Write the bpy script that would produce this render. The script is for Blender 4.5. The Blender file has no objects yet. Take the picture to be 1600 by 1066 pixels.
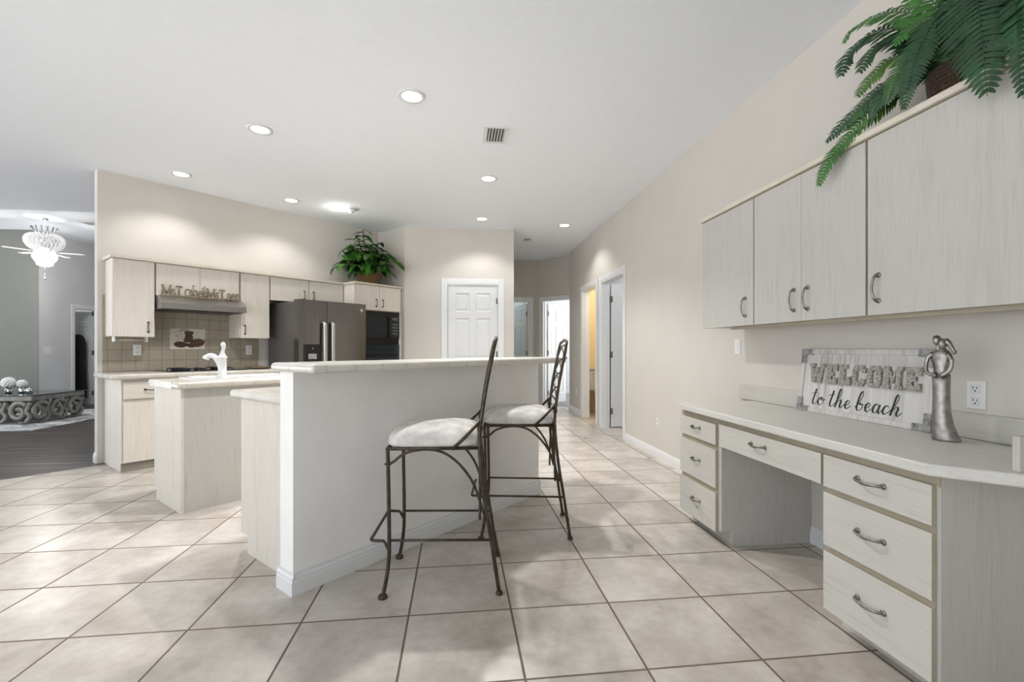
import bpy, bmesh, math, random
from mathutils import Vector, Matrix
random.seed(7)
PI = math.pi
C = bpy.context.scene.collection
S2 = math.sqrt(2)

# ------------------------------------------------------------------ camera, world, exposure
cam_d = bpy.data.cameras.new('camera')
cam = bpy.data.objects.new('camera', cam_d)
C.objects.link(cam)
cam.location = (0, 0, 1.187)
cam.rotation_euler = (PI / 2, 0, -0.1165)
cam_d.sensor_width = 36
cam_d.lens = 731 / 1600 * 36
cam_d.shift_y = 12 / 1600
cam_d.clip_start = 0.02
sc = bpy.context.scene
sc.camera = cam
sc.view_settings.view_transform = 'Standard'
sc.view_settings.look = 'None'
sc.view_settings.gamma = 1
sc.view_settings.use_curve_mapping = False
sc.view_settings.exposure = 1.40
w = bpy.data.worlds.new('daylight')
sc.world = w
w.use_nodes = True
_t = w.node_tree
_bg = _t.nodes['Background']
_tc = _t.nodes.new('ShaderNodeTexCoord')
_sp = _t.nodes.new('ShaderNodeSeparateXYZ')
_mr = _t.nodes.new('ShaderNodeMapRange')
_mx = _t.nodes.new('ShaderNodeMix')
_mx.data_type = 'RGBA'
_mr.inputs[1].default_value = -0.04
_mr.inputs[2].default_value = 0.04
_t.links.new(_tc.outputs['Generated'], _sp.inputs[0])
_t.links.new(_sp.outputs[2], _mr.inputs[0])
_t.links.new(_mr.outputs[0], _mx.inputs[0])
_mx.inputs[6].default_value = (1.9, 1.92, 1.97, 1)     # bright lower half of the world, added to lift the ceiling
_mx.inputs[7].default_value = (0.84, 0.90, 0.96, 1)   # open sky
_t.links.new(_mx.outputs[2], _bg.inputs[0])
_bg.inputs[1].default_value = 1.0

CAN_W = 62        # each recessed can
WARM = (1.0, 0.982, 0.955)


def lamp(kind, name, loc, energy, color=WARM, size=0.06, rot=(0, 0, 0), angle=None, blend=0.4):
    d = bpy.data.lights.new(name, kind)
    d.energy = energy
    d.color = color
    d.shadow_soft_size = size
    if kind == 'SPOT':
        d.spot_size = angle
        d.spot_blend = blend
    o = bpy.data.objects.new(name, d)
    C.objects.link(o)
    o.location = loc
    o.rotation_euler = rot
    return o


# ------------------------------------------------------------------ materials
class NT:
    def __init__(s, name, rough=0.5, metal=0.0, spec=0.5):
        s.m = bpy.data.materials.new(name)
        s.m.use_nodes = True
        s.t = s.m.node_tree
        s.b = s.t.nodes['Principled BSDF']
        s.b.inputs['Roughness'].default_value = rough
        s.b.inputs['Metallic'].default_value = metal
        s.b.inputs['Specular IOR Level'].default_value = spec

    def n(s, typ, **kw):
        nd = s.t.nodes.new(typ)
        for k, v in kw.items():
            setattr(nd, k, v)
        return nd

    def link(s, a, b):
        s.t.links.new(a, b)

    def val(s, sock, v):
        if hasattr(v, 'is_linked'):
            s.link(v, sock)
        else:
            sock.default_value = v

    def math(s, op, a, b=0.0, c=0.0):
        nd = s.n('ShaderNodeMath', operation=op)
        s.val(nd.inputs[0], a)
        s.val(nd.inputs[1], b)
        s.val(nd.inputs[2], c)
        return nd.outputs[0]

    def mix(s, f, a, b):
        nd = s.n('ShaderNodeMix', data_type='RGBA')
        s.val(nd.inputs[0], f)
        s.val(nd.inputs[6], a if hasattr(a, 'is_linked') else (*a, 1))
        s.val(nd.inputs[7], b if hasattr(b, 'is_linked') else (*b, 1))
        return nd.outputs[2]

    def coord(s, kind='Object', scale=(1, 1, 1), loc=(0, 0, 0), rot=(0, 0, 0)):
        tc = s.n('ShaderNodeTexCoord')
        mp = s.n('ShaderNodeMapping')
        s.link(tc.outputs[kind], mp.inputs[0])
        mp.inputs['Scale'].default_value = scale
        mp.inputs['Location'].default_value = loc
        mp.inputs['Rotation'].default_value = rot
        return mp.outputs[0]

    def noise(s, vec, scale=5, detail=4, rough=0.5, dist=0.0):
        nd = s.n('ShaderNodeTexNoise')
        s.link(vec, nd.inputs['Vector'])
        nd.inputs['Scale'].default_value = scale
        nd.inputs['Detail'].default_value = detail
        nd.inputs['Roughness'].default_value = rough
        nd.inputs['Distortion'].default_value = dist
        return nd.outputs['Fac']

    def ramp(s, f, p0, p1):
        nd = s.n('ShaderNodeMapRange')
        s.link(f, nd.inputs[0])
        nd.inputs[1].default_value = p0
        nd.inputs[2].default_value = p1
        return nd.outputs[0]

    def color(s, c):
        s.val(s.b.inputs['Base Color'], c if hasattr(c, 'is_linked') else (*c, 1))

    def bump(s, h, strength=0.2, dist=0.01):
        nd = s.n('ShaderNodeBump')
        s.link(h, nd.inputs['Height'])
        nd.inputs['Strength'].default_value = strength
        nd.inputs['Distance'].default_value = dist
        s.link(nd.outputs[0], s.b.inputs['Normal'])


def flat(name, col, rough=0.5, metal=0.0, var=0.06, scale=8, spec=0.5, bump=0.0):
    n = NT(name, rough, metal, spec)
    v = n.coord()
    f = n.noise(v, scale, 4)
    d = tuple(c * (1 - var) for c in col)
    u = tuple(min(1, c * (1 + var)) for c in col)
    n.color(n.mix(n.ramp(f, 0.3, 0.7), d, u))
    if bump:
        n.bump(n.noise(v, scale * 12, 2), bump, 0.004)
    return n.m


def wood(name, light, dark, axis='z', rough=0.5, amount=0.62):
    n = NT(name, rough, 0, 0.4)
    lo, hi = 2.6, 46
    sca = {'x': (lo, hi, hi), 'y': (hi, lo, hi), 'z': (hi, hi, lo)}[axis]
    sc2 = {'x': (1.1, 14, 14), 'y': (14, 1.1, 14), 'z': (14, 14, 1.1)}[axis]
    oi = n.n('ShaderNodeObjectInfo')
    tc = n.n('ShaderNodeTexCoord')
    add = n.n('ShaderNodeVectorMath', operation='ADD')
    cmb = n.n('ShaderNodeCombineXYZ')
    r = n.math('MULTIPLY', oi.outputs['Random'], 7.0)
    for i in range(3):
        n.link(r, cmb.inputs[i])
    n.link(tc.outputs['Object'], add.inputs[0])
    n.link(cmb.outputs[0], add.inputs[1])

    def mp(scale):
        m = n.n('ShaderNodeMapping')
        n.link(add.outputs[0], m.inputs[0])
        m.inputs['Scale'].default_value = scale
        return m.outputs[0]
    fine = n.noise(mp(tuple(c * 2.2 for c in sca)), 1.0, 5, 0.6, 0.2)
    mid = n.noise(mp(sc2), 1.0, 4, 0.55, 1.2)
    big = n.noise(mp((1.3, 1.3, 1.3)), 1.0, 2)
    a = n.ramp(fine, 0.50, 0.72)
    b = n.ramp(mid, 0.52, 0.70)
    f = n.math('MULTIPLY', n.math('ADD', n.math('MULTIPLY', a, 0.62), n.math('MULTIPLY', b, 0.30)), amount)
    f = n.math('ADD', f, n.math('MULTIPLY', n.math('SUBTRACT', big, 0.5), 0.25))
    f.node.use_clamp = True
    n.color(n.mix(f, light, dark))
    n.bump(fine, 0.05, 0.002)
    return n.m


def tiles(name, c0, c1, grout, size, gw, axes=(0, 1), off=(0, 0), rough=0.3, mottle=4.0, gbump=0.5, tint=0.08, wavy=0.0, spec=0.5):
    n = NT(name, rough, 0, spec)
    tc = n.n('ShaderNodeTexCoord')
    sep = n.n('ShaderNodeSeparateXYZ')
    n.link(tc.outputs['Object'], sep.inputs[0])
    masks, cells = [], []
    for k, ax in enumerate(axes):
        u = n.math('DIVIDE', n.math('SUBTRACT', sep.outputs[ax], off[k]), size[k])
        fr = n.math('FRACT', u)
        cells.append(n.math('FLOOR', u))
        e = n.math('ABSOLUTE', n.math('SUBTRACT', fr, 0.5))
        lim = 0.5 - gw / size[k] / 2
        mr = n.n('ShaderNodeMapRange')
        n.link(e, mr.inputs[0])
        mr.inputs[1].default_value = lim - 0.002 / size[k]
        mr.inputs[2].default_value = lim + 0.001 / size[k]
        masks.append(mr.outputs[0])
    mask = masks[0]
    for m in masks[1:]:
        mask = n.math('MAXIMUM', mask, m)
    cb = n.n('ShaderNodeCombineXYZ')
    for k, c in enumerate(cells):
        n.link(c, cb.inputs[k])
    wn = n.n('ShaderNodeTexWhiteNoise')
    n.link(cb.outputs[0], wn.inputs[0])
    sh = n.n('ShaderNodeVectorMath', operation='MULTIPLY_ADD')
    n.link(wn.outputs['Color'], sh.inputs[0])
    sh.inputs[1].default_value = (5, 5, 5)
    n.link(tc.outputs['Object'], sh.inputs[2])
    f1 = n.noise(sh.outputs[0], mottle, 7, 0.62)
    f2 = n.noise(sh.outputs[0], mottle * 7, 4, 0.6)
    f = n.math('ADD', n.math('MULTIPLY', n.ramp(f1, 0.32, 0.68), 0.75), n.math('MULTIPLY', n.ramp(f2, 0.3, 0.7), 0.25))
    f = n.math('ADD', f, n.math('MULTIPLY', n.math('SUBTRACT', wn.outputs['Value'], 0.5), tint * 4))
    f.node.use_clamp = True
    n.color(n.mix(mask, n.mix(f, c0, c1), grout))
    h = n.math('MULTIPLY', mask, -gbump)
    h = n.math('ADD', h, n.math('MULTIPLY', f2, 0.08))
    if wavy:
        h = n.math('ADD', h, n.math('MULTIPLY', n.noise(sh.outputs[0], 14, 2), wavy))
    n.bump(h, 0.5, 0.004)
    rr = n.math('ADD', n.math('MULTIPLY', mask, 0.4), n.math('ADD', n.math('MULTIPLY', f1, 0.12), rough - 0.06))
    n.link(rr, n.b.inputs['Roughness'])
    return n.m


def emis(name, col, strength, base=(0.6, 0.6, 0.6)):
    n = NT(name, 0.4)
    n.color(base)
    n.b.inputs['Emission Color'].default_value = (*col, 1)
    n.b.inputs['Emission Strength'].default_value = strength
    return n.m


def glass(name, col=(1, 1, 1), rough=0.02, ior=1.45):
    n = NT(name, rough)
    n.color(col)
    n.b.inputs['Transmission Weight'].default_value = 1.0
    n.b.inputs['IOR'].default_value = ior
    return n.m


def brushed(name, col, rough=0.32, axis='x'):
    n = NT(name, rough, 1.0)
    sca = {'x': (1, 260, 260), 'z': (260, 260, 1)}[axis]
    f = n.noise(n.coord('Object', sca), 1.0, 3)
    n.color(n.mix(f, tuple(c * .85 for c in col), tuple(c * 1.1 for c in col)))
    n.link(n.math('ADD', n.math('MULTIPLY', f, 0.14), rough - 0.07), n.b.inputs['Roughness'])
    return n.m


WL, WD = (0.66, 0.615, 0.545), (0.40, 0.36, 0.30)
M = {}
M['wood_v'] = wood('whitewashed_wood_vertical', WL, WD, 'z', 0.5, 0.5)
M['wood_h'] = wood('whitewashed_wood_horizontal', WL, WD, 'x')
GL, GD = (0.495, 0.48, 0.445), (0.33, 0.315, 0.285)
M['gwood_v'] = wood('grey_white_wood_vertical', GL, GD, 'z')
M['gwood_h'] = wood('grey_white_wood_horizontal', (0.52, 0.505, 0.462), (0.34, 0.325, 0.29), 'x')
M['desk_top'] = wood('desk_laminate', (0.60, 0.585, 0.545), (0.42, 0.40, 0.365), 'x', 0.38, 0.6)
M['tan_edge'] = flat('tan_edge_band', (0.37, 0.325, 0.245), 0.55)
M['trim_wood'] = flat('cream_wood_trim', (0.62, 0.565, 0.475), 0.5)
M['wall'] = flat('beige_wall_paint', (0.575, 0.545, 0.50), 0.75, var=0.02, scale=3, bump=0.05)
M['wall_grey'] = flat('grey_wall_paint', (0.60, 0.60, 0.60), 0.75, var=0.03, scale=3, bump=0.05)
M['wall_olive'] = flat('olive_grey_wall_paint', (0.17, 0.175, 0.155), 0.75, var=0.03, scale=3, bump=0.05)
M['wall_yellow'] = flat('warm_yellow_wall_paint', (0.74, 0.60, 0.36), 0.7, var=0.03)
M['wall_white'] = flat('white_wall_paint', (0.74, 0.74, 0.74), 0.7, var=0.02)
M['ceiling'] = flat('ceiling_orange_peel', (0.86, 0.895, 0.935), 0.85, var=0.012, scale=30, bump=0.35)
M['bar_wall'] = flat('scuffed_bar_paint', (0.84, 0.83, 0.805), 0.65, var=0.05, scale=2.5, bump=0.05)
M['white'] = flat('white_gloss_trim', (0.71, 0.715, 0.715), 0.35, var=0.015)
M['door_white'] = flat('white_door_paint', (0.68, 0.69, 0.70), 0.4, var=0.01)
M['plastic'] = flat('white_plastic', (0.72, 0.72, 0.71), 0.3, var=0.01)
M['dark'] = flat('dark_slot', (0.02, 0.02, 0.02), 0.5)
M['toe'] = flat('taupe_toe_kick', (0.24, 0.215, 0.18), 0.6)
M['floor'] = tiles('floor_tile', (0.34, 0.295, 0.25), (0.66, 0.615, 0.565), (0.135, 0.095, 0.065), (0.457, 0.457), 0.008,
                   (0, 1), (-0.4687 * 0.457, 3.635 * 0.457), 0.30, 3.0, 0.6, 0.06, wavy=0.25)
M['counter'] = tiles('cream_counter_tile', (0.50, 0.465, 0.405), (0.60, 0.565, 0.505), (0.40, 0.36, 0.30), (0.152, 0.152), 0.004,
                     (0, 1), (0.055, 0.055), 0.22, 6, 0.3, 0.05)
M['bar_counter'] = tiles('cream_bar_tile', (0.58, 0.56, 0.51), (0.67, 0.65, 0.60), (0.43, 0.40, 0.345), (0.152, 0.152), 0.004,
                         (0, 1), (0.068, 0.055), 0.22, 6, 0.3, 0.05)
M['backsplash'] = tiles('tan_backsplash_tile', (0.29, 0.25, 0.19), (0.37, 0.325, 0.255), (0.20, 0.17, 0.125), (0.1177, 0.1177), 0.005,
                        (0, 2), (0.037, 0.0), 0.3, 5, 0.3, 0.06)
M['woodfloor'] = None
M['nickel'] = flat('antique_nickel', (0.24, 0.22, 0.195), 0.3, 1.0, 0.35, 60)
M['pewter'] = flat('dark_pewter', (0.11, 0.09, 0.07), 0.38, 1.0, 0.4, 60)
M['steel'] = brushed('stainless_steel', (0.34, 0.325, 0.315), 0.30, 'x')
M['fridge'] = brushed('dark_stainless_fridge', (0.20, 0.19, 0.182), 0.25, 'z')
M['fridge_side'] = flat('fridge_side_grey', (0.105, 0.10, 0.095), 0.45, 0.3)
M['fridge_handle'] = brushed('fridge_handle_steel', (0.52, 0.51, 0.50), 0.36, 'z')
M['black'] = flat('black_appliance', (0.010, 0.010, 0.011), 0.3, spec=0.3)
M['black_matt'] = flat('black_fabric', (0.006, 0.006, 0.007), 0.9)
M['bglass'] = flat('black_glass', (0.008, 0.014, 0.022), 0.05, spec=0.45)  # blue tint puts a window reflection into the glass colour
M['iron'] = flat('bronzed_iron', (0.055, 0.042, 0.027), 0.42, 0.5, 0.45, 30)
M['velvet'] = flat('crushed_cream_fabric', (0.60, 0.58, 0.545), 0.85, 0, 0.22, 18)
M['porcelain'] = flat('white_porcelain', (0.62, 0.62, 0.615), 0.12, var=0.01)
M['leaf'] = flat('glossy_green_leaf', (0.05, 0.165, 0.022), 0.33, 0, 0.75, 6)
M['leaf2'] = flat('dark_green_leaf', (0.018, 0.062, 0.012), 0.35, 0, 0.5, 6)
M['stem'] = flat('brown_stem', (0.09, 0.06, 0.03), 0.7)
M['silver'] = flat('hammered_silver', (0.33, 0.315, 0.295), 0.26, 1.0, 0.3, 40, bump=0.3)
M['galv'] = flat('galvanized_metal', (0.36, 0.36, 0.36), 0.42, 0.6, 0.4, 45)
M['ink'] = flat('black_ink', (0.012, 0.012, 0.014), 0.5)
M['antique'] = flat('antique_gold_letters', (0.20, 0.16, 0.095), 0.6, 0.0, 0.35, 40)
M['carved'] = flat('carved_grey_wood', (0.26, 0.25, 0.225), 0.5, 0.2, 0.25, 14)
M['chrome'] = flat('chrome', (0.7, 0.7, 0.7), 0.12, 1.0, 0.02)
M['brass'] = flat('hinge_metal', (0.20, 0.19, 0.17), 0.4, 0.9)
M['petal'] = flat('white_petals', (0.82, 0.83, 0.80), 0.7, 0, 0.08, 40)
M['glass'] = glass('clear_glass')
M['tglass'] = flat('dark_glass_top', (0.05, 0.06, 0.06), 0.04, spec=0.7)
M['can_on'] = emis('lit_can_lens', (1.0, 0.98, 0.95), 4.0)
M['glow'] = emis('lit_crystal', (1.0, 0.985, 0.96), 0.5)
M['glow2'] = emis('lit_crystal_petal', (1.0, 0.985, 0.96), 0.12)
M['carpet'] = flat('grey_carpet', (0.30, 0.29, 0.28), 0.95, 0, 0.15, 60)
M['soil'] = flat('dark_soil', (0.03, 0.02, 0.012), 0.95)


def mk_woodfloor():
    n = NT('dark_laminate_planks', 0.36, 0, 0.3)
    v = n.coord('Object', (1, 1, 1), rot=(0, 0, math.radians(-8)))
    br = n.n('ShaderNodeTexBrick')
    br.offset = 0.37
    n.link(v, br.inputs['Vector'])
    br.inputs['Scale'].default_value = 1
    br.inputs['Brick Width'].default_value = 1.2
    br.inputs['Row Height'].default_value = 0.13
    br.inputs['Mortar Size'].default_value = 0.002
    br.inputs['Color1'].default_value = (0.05, 0.036, 0.032, 1)
    br.inputs['Color2'].default_value = (0.085, 0.066, 0.062, 1)
    br.inputs['Mortar'].default_value = (0.02, 0.015, 0.012, 1)
    g = n.noise(n.coord('Object', (0.8, 16, 1), rot=(0, 0, math.radians(-8))), 1.0, 5, 0.6)
    n.color(n.mix(n.ramp(g, 0.5, 0.75), br.outputs['Color'], (0.27, 0.235, 0.225)))
    return n.m


M['woodfloor'] = mk_woodfloor()


def mk_rug():
    n = NT('marbled_rug', 0.9)
    f = n.noise(n.coord('Object', (1, 1.6, 1)), 1.6, 6, 0.6, 1.8)
    n.color(n.mix(n.ramp(f, 0.44, 0.62), (0.80, 0.80, 0.80), (0.20, 0.20, 0.21)))
    return n.m


M['rug'] = mk_rug()


def mk_planks():
    n = NT('whitewashed_sign_boards', 0.7)
    f = n.noise(n.coord('Object', (60, 60, 2.2)), 1.0, 5, 0.6)
    g = n.noise(n.coord('Object', (9, 9, 1.2)), 1.0, 3)
    k = n.math('MULTIPLY', n.ramp(f, 0.40, 0.70), n.ramp(g, 0.30, 0.70))
    n.color(n.mix(k, (0.62, 0.605, 0.58), (0.27, 0.255, 0.235)))
    n.bump(f, 0.1, 0.002)
    return n.m


M['boards'] = mk_planks()


def mk_weave(name, c0, c1, scale):
    n = NT(name, 0.6)
    wv = n.n('ShaderNodeTexWave')
    wv.bands_direction = 'Z'
    n.link(n.coord('Object'), wv.inputs[0])
    wv.inputs['Scale'].default_value = scale
    wv.inputs['Distortion'].default_value = 6
    wv.inputs['Detail Scale'].default_value = 6
    n.color(n.mix(wv.outputs['Fac'], c0, c1))
    n.bump(wv.outputs['Fac'], 0.8, 0.01)
    return n.m


M['wicker'] = mk_weave('golden_wicker', (0.14, 0.075, 0.025), (0.40, 0.25, 0.10), 24)
M['wicker_dark'] = mk_weave('dark_wicker', (0.018, 0.010, 0.006), (0.10, 0.05, 0.028), 20)


# ------------------------------------------------------------------ mesh helpers
def nb():
    return bmesh.new()


def box(bm, x0, x1, y0, y1, z0, z1, bev=0.0, seg=2, mi=0):
    vs = [bm.verts.new((x, y, z)) for z in (z0, z1) for y in (y0, y1) for x in (x0, x1)]
    q = [(0, 2, 3, 1), (4, 5, 7, 6), (0, 1, 5, 4), (2, 6, 7, 3), (0, 4, 6, 2), (1, 3, 7, 5)]
    fs = [bm.faces.new([vs[i] for i in f]) for f in q]
    for f in fs:
        f.material_index = mi
    if bev:
        es = list({e for f in fs for e in f.edges})
        bmesh.ops.bevel(bm, geom=es, offset=bev, segments=seg, affect='EDGES', profile=0.5)
    return fs


def prism(bm, pts, a0, a1, plane='yz', mi=0, bev=0.0):
    """closed outline in a plane, extruded along the remaining axis from a0 to a1"""
    def P(p, a):
        return {'yz': (a, p[0], p[1]), 'xz': (p[0], a, p[1]), 'xy': (p[0], p[1], a)}[plane]
    A = [bm.verts.new(P(p, a0)) for p in pts]
    B = [bm.verts.new(P(p, a1)) for p in pts]
    fs = [bm.faces.new(A), bm.faces.new(B[::-1])]
    n = len(pts)
    for i in range(n):
        fs.append(bm.faces.new((A[i], B[i], B[(i + 1) % n], A[(i + 1) % n])))
    for f in fs:
        f.material_index = mi
    bmesh.ops.recalc_face_normals(bm, faces=fs)
    if bev:
        es = list({e for f in fs for e in f.edges})
        bmesh.ops.bevel(bm, geom=es, offset=bev, segments=2, affect='EDGES', profile=0.5)
    return fs


def smooth_path(pts, sub=6):
    pts = [Vector(p) for p in pts]
    if len(pts) < 3:
        return pts
    out = []
    for i in range(len(pts) - 1):
        p0 = pts[i - 1] if i else pts[0] * 2 - pts[1]
        p1, p2 = pts[i], pts[i + 1]
        p3 = pts[i + 2] if i + 2 < len(pts) else pts[-1] * 2 - pts[-2]
        for k in range(sub):
            t = k / sub
            out.append(0.5 * ((2 * p1) + (p2 - p0) * t + (2 * p0 - 5 * p1 + 4 * p2 - p3) * t * t + (3 * p1 - p0 - 3 * p2 + p3) * t ** 3))
    out.append(pts[-1])
    return out


def tube(bm, pts, r, n=8, cap=True, closed=False, flat_=1.0, up=None):
    """swept tube; r is a number or a list; flat_ squeezes the section along its second axis"""
    pts = [Vector(p) for p in pts]
    rs = r if isinstance(r, (list, tuple)) else [r] * len(pts)
    rings, prev = [], None
    L = len(pts)
    for i, p in enumerate(pts):
        a = pts[(i - 1) % L] if (closed or i) else p
        b = pts[(i + 1) % L] if (closed or i < L - 1) else p
        t = (b - a)
        t = t.normalized() if t.length > 1e-9 else Vector((0, 0, 1))
        if up is not None:
            u = Vector(up) - t * t.dot(Vector(up))
            u = u.normalized() if u.length > 1e-6 else t.orthogonal().normalized()
        elif prev is None:
            u = t.orthogonal().normalized()
        else:
            u = prev - t * prev.dot(t)
            u = u.normalized() if u.length > 1e-6 else t.orthogonal().normalized()
        prev = u
        v = t.cross(u)
        rings.append([bm.verts.new(p + u * math.cos(2 * PI * k / n) * rs[i] * flat_ + v * math.sin(2 * PI * k / n) * rs[i]) for k in range(n)])
    m = L if closed else L - 1
    for i in range(m):
        A, B = rings[i], rings[(i + 1) % L]
        for k in range(n):
            f = bm.faces.new((A[k], A[(k + 1) % n], B[(k + 1) % n], B[k]))
            f.smooth = True
    if cap and not closed:
        bm.faces.new(rings[0][::-1])
        bm.faces.new(rings[-1])


def lathe(bm, prof, n=24, center=(0, 0, 0), sx=1.0, sy=1.0, caps=True, mi=0):
    cx, cy, cz = center
    rings = []
    for r, z in prof:
        rings.append([bm.verts.new((cx + r * sx * math.cos(2 * PI * k / n), cy + r * sy * math.sin(2 * PI * k / n), cz + z)) for k in range(n)])
    for A, B in zip(rings, rings[1:]):
        for k in range(n):
            f = bm.faces.new((A[k], A[(k + 1) % n], B[(k + 1) % n], B[k]))
            f.smooth = True
            f.material_index = mi
    if caps:
        for R, rv in ((rings[0], True), (rings[-1], False)):
            f = bm.faces.new(R[::-1] if rv else R)
            f.material_index = mi


def ball(bm, c, r, sx=1, sy=1, sz=1, u=12, v=8):
    m = Matrix.Translation(c) @ Matrix.Diagonal((r * sx, r * sy, r * sz, 1))
    g = bmesh.ops.create_uvsphere(bm, u_segments=u, v_segments=v, radius=1, matrix=m)
    for vv in g['verts']:
        for f in vv.link_faces:
            f.smooth = True


def obj(name, bm, mat, parent=None, loc=None, rot=None):
    me = bpy.data.meshes.new(name)
    bm.to_mesh(me)
    bm.free()
    for m in (mat if isinstance(mat, (list, tuple)) else [mat]):
        me.materials.append(M[m] if isinstance(m, str) else m)
    return inst(name, me, parent, loc, rot)


def inst(name, me, parent=None, loc=None, rot=None):
    o = bpy.data.objects.new(name, me)
    C.objects.link(o)
    if parent is not None:
        o.parent = parent
    if loc is not None:
        o.location = loc
    if rot is not None:
        o.rotation_euler = rot
    return o


def thing(name, label, cat, loc=(0, 0, 0), rz=0.0, group=None, rot=None):
    o = bpy.data.objects.new(name, None)
    o.empty_display_size = 0.1
    C.objects.link(o)
    o.location = loc
    o.rotation_euler = rot if rot else (0, 0, rz)
    o['label'] = label
    o['category'] = cat
    if group:
        o['group'] = group
    return o


def tag(o, label, cat, group=None):
    o['label'] = label
    o['category'] = cat
    if group:
        o['group'] = group
    return o


def struct(o, label=None):
    o['kind'] = 'structure'
    if label:
        o['label'] = label
    return o


def sroot(name, loc=(0, 0, 0), rz=0.0):
    o = bpy.data.objects.new(name, None)
    C.objects.link(o)
    o.location = loc
    o.rotation_euler = (0, 0, rz)
    o['kind'] = 'structure'
    return o


def copy_tree(o, parent=None):
    c = o.copy()
    C.objects.link(c)
    c.parent = parent
    for ch in list(o.children):
        copy_tree(ch, c)
    return c


A45 = PI / 4


def st(s, t, z=0.0):
    return ((s - t) / S2, (s + t) / S2, z)


CZ = 3.048
XW = 2.155      # face of the long right wall


def wallbox(name, x0, x1, y0, y1, z0, z1, mat, rz=0.0, loc=(0, 0, 0)):
    bm = nb()
    box(bm, x0, x1, y0, y1, z0, z1)
    return struct(obj(name, bm, mat, None, loc, (0, 0, rz)))


# ------------------------------------------------------------------ room shell
LT = 6.24
bm = nb()
a0 = (-11.8, -11.8 + LT * S2)
a1 = (-0.9, -0.9 + LT * S2)
prism(bm, [(-11.8, -3), (4.2, -3), (4.2, 13.5), (-0.9, 13.5), a1, a0], -0.1, 0, 'xy')
struct(obj('floor', bm, 'floor'))
bm = nb()
prism(bm, [a0, a1, (-0.9, 13.5), (-11.8, 13.5)], -0.1, 0.0, 'xy')
struct(obj('floor_living', bm, 'woodfloor'))
bm = nb()
prism(bm, [(-12, -3), (4.2, -3), (4.2, 13.5), (-3.9, 13.5), (-3.9, 7), (-12, 7)], CZ, CZ + 0.4, 'xy')
struct(obj('ceiling', bm, 'ceiling'))
bm = nb()
prism(bm, [(-12, 7), (-3.9, 7), (-3.9, 13.5), (-12, 13.5)], 3.34, 3.45, 'xy')
struct(obj('ceiling_living', bm, 'ceiling'))

# long right wall with two door openings (B near, A far)
OH = 2.19
bm = nb()
for y0, y1, z0, z1 in ((-3, 5.89, 0, CZ), (6.83, 7.10, 0, CZ), (7.91, 8.85, 0, CZ), (5.89, 6.83, OH, CZ), (7.10, 7.91, OH, CZ)):
    box(bm, XW, XW + 0.12, y0, y1, z0, z1)
struct(obj('wall_right', bm, 'wall'))
wallbox('wall_hall_corner', XW + 0.12, 2.62, 8.73, 8.85, 0, CZ, 'wall')
# pantry wall (frontal), its return and the alcove side wall
bm = nb()
box(bm, -0.80, -0.165, 7.265, 7.385, 0, CZ)
box(bm, 0.645, 0.88, 7.265, 7.385, 0, CZ)
box(bm, -0.165, 0.645, 7.265, 7.385, OH, CZ)
box(bm, 0.76, 0.88, 7.385, 9.75, 0, CZ)
struct(obj('wall_back', bm, 'wall'))
wallbox('wall_alcove', 4.572, 4.69, 5.70, 6.48, 0, CZ, 'wall', A45)
bm = nb()      # unseen wall added behind the camera, open part sized to limit the back light
box(bm, -0.2, 4.2, -3.0, -2.9, 0, CZ)
box(bm, -2.2, -0.2, -3.0, -2.9, 2.1, CZ)
struct(obj('wall_behind_light_block', bm, 'wall'))
# kitchen range wall at 45 degrees
wallbox('wall_left', 1.135, 4.572, 6.36, 6.48, 0, CZ, 'wall', A45)
# hall end: frontal wall W1 and angled wall W2, each with an open door
bm = nb()
box(bm, 0.6, 0.70, 9.75, 9.87, 0, CZ)
box(bm, 1.51, 1.645, 9.75, 9.87, 0, CZ)
box(bm, 0.70, 1.51, 9.75, 9.87, OH, CZ)
struct(obj('wall_hall_end', bm, 'wall'))
# W2 local frame: origin where it meets W1, x along wall (toward +x,-y), y behind
W2O = (1.636, 9.762)
bm = nb()
box(bm, 0, 0.19, 0, 0.12, 0, CZ)
box(bm, 0.19, 1.00, 0, 0.12, OH, CZ)
box(bm, 1.00, 1.30, 0, 0.12, 0, CZ)
struct(obj('wall_hall_angle', bm, 'wall', None, (*W2O, 0), (0, 0, -A45)))

# living room block corner and far room
bm = nb()
box(bm, -12, -7.671, 9.43, 9.55, 0, 3.34)
box(bm, -7.671, -7.55, 9.43, 9.438, 0, 3.34)
struct(obj('wall_living_front', bm, 'wall_olive'))
bm = nb()
for y0, y1, z0, z1 in ((9.439, 10.22, 0, 3.34), (10.95, 13.5, 0, 3.34), (10.22, 10.95, 2.0, 3.34)):
    box(bm, -7.67, -7.55, y0, y1, z0, z1)
struct(obj('wall_living_side', bm, 'wall_grey'))
wallbox('wall_living_room_beyond', -10.5, -10.4, 9.6, 13.4, 0, 3.0, 'wall_white')
wallbox('wall_living_back', -12, -0.9, 13.4, 13.5, 0, 3.34, 'wall_grey')

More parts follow.
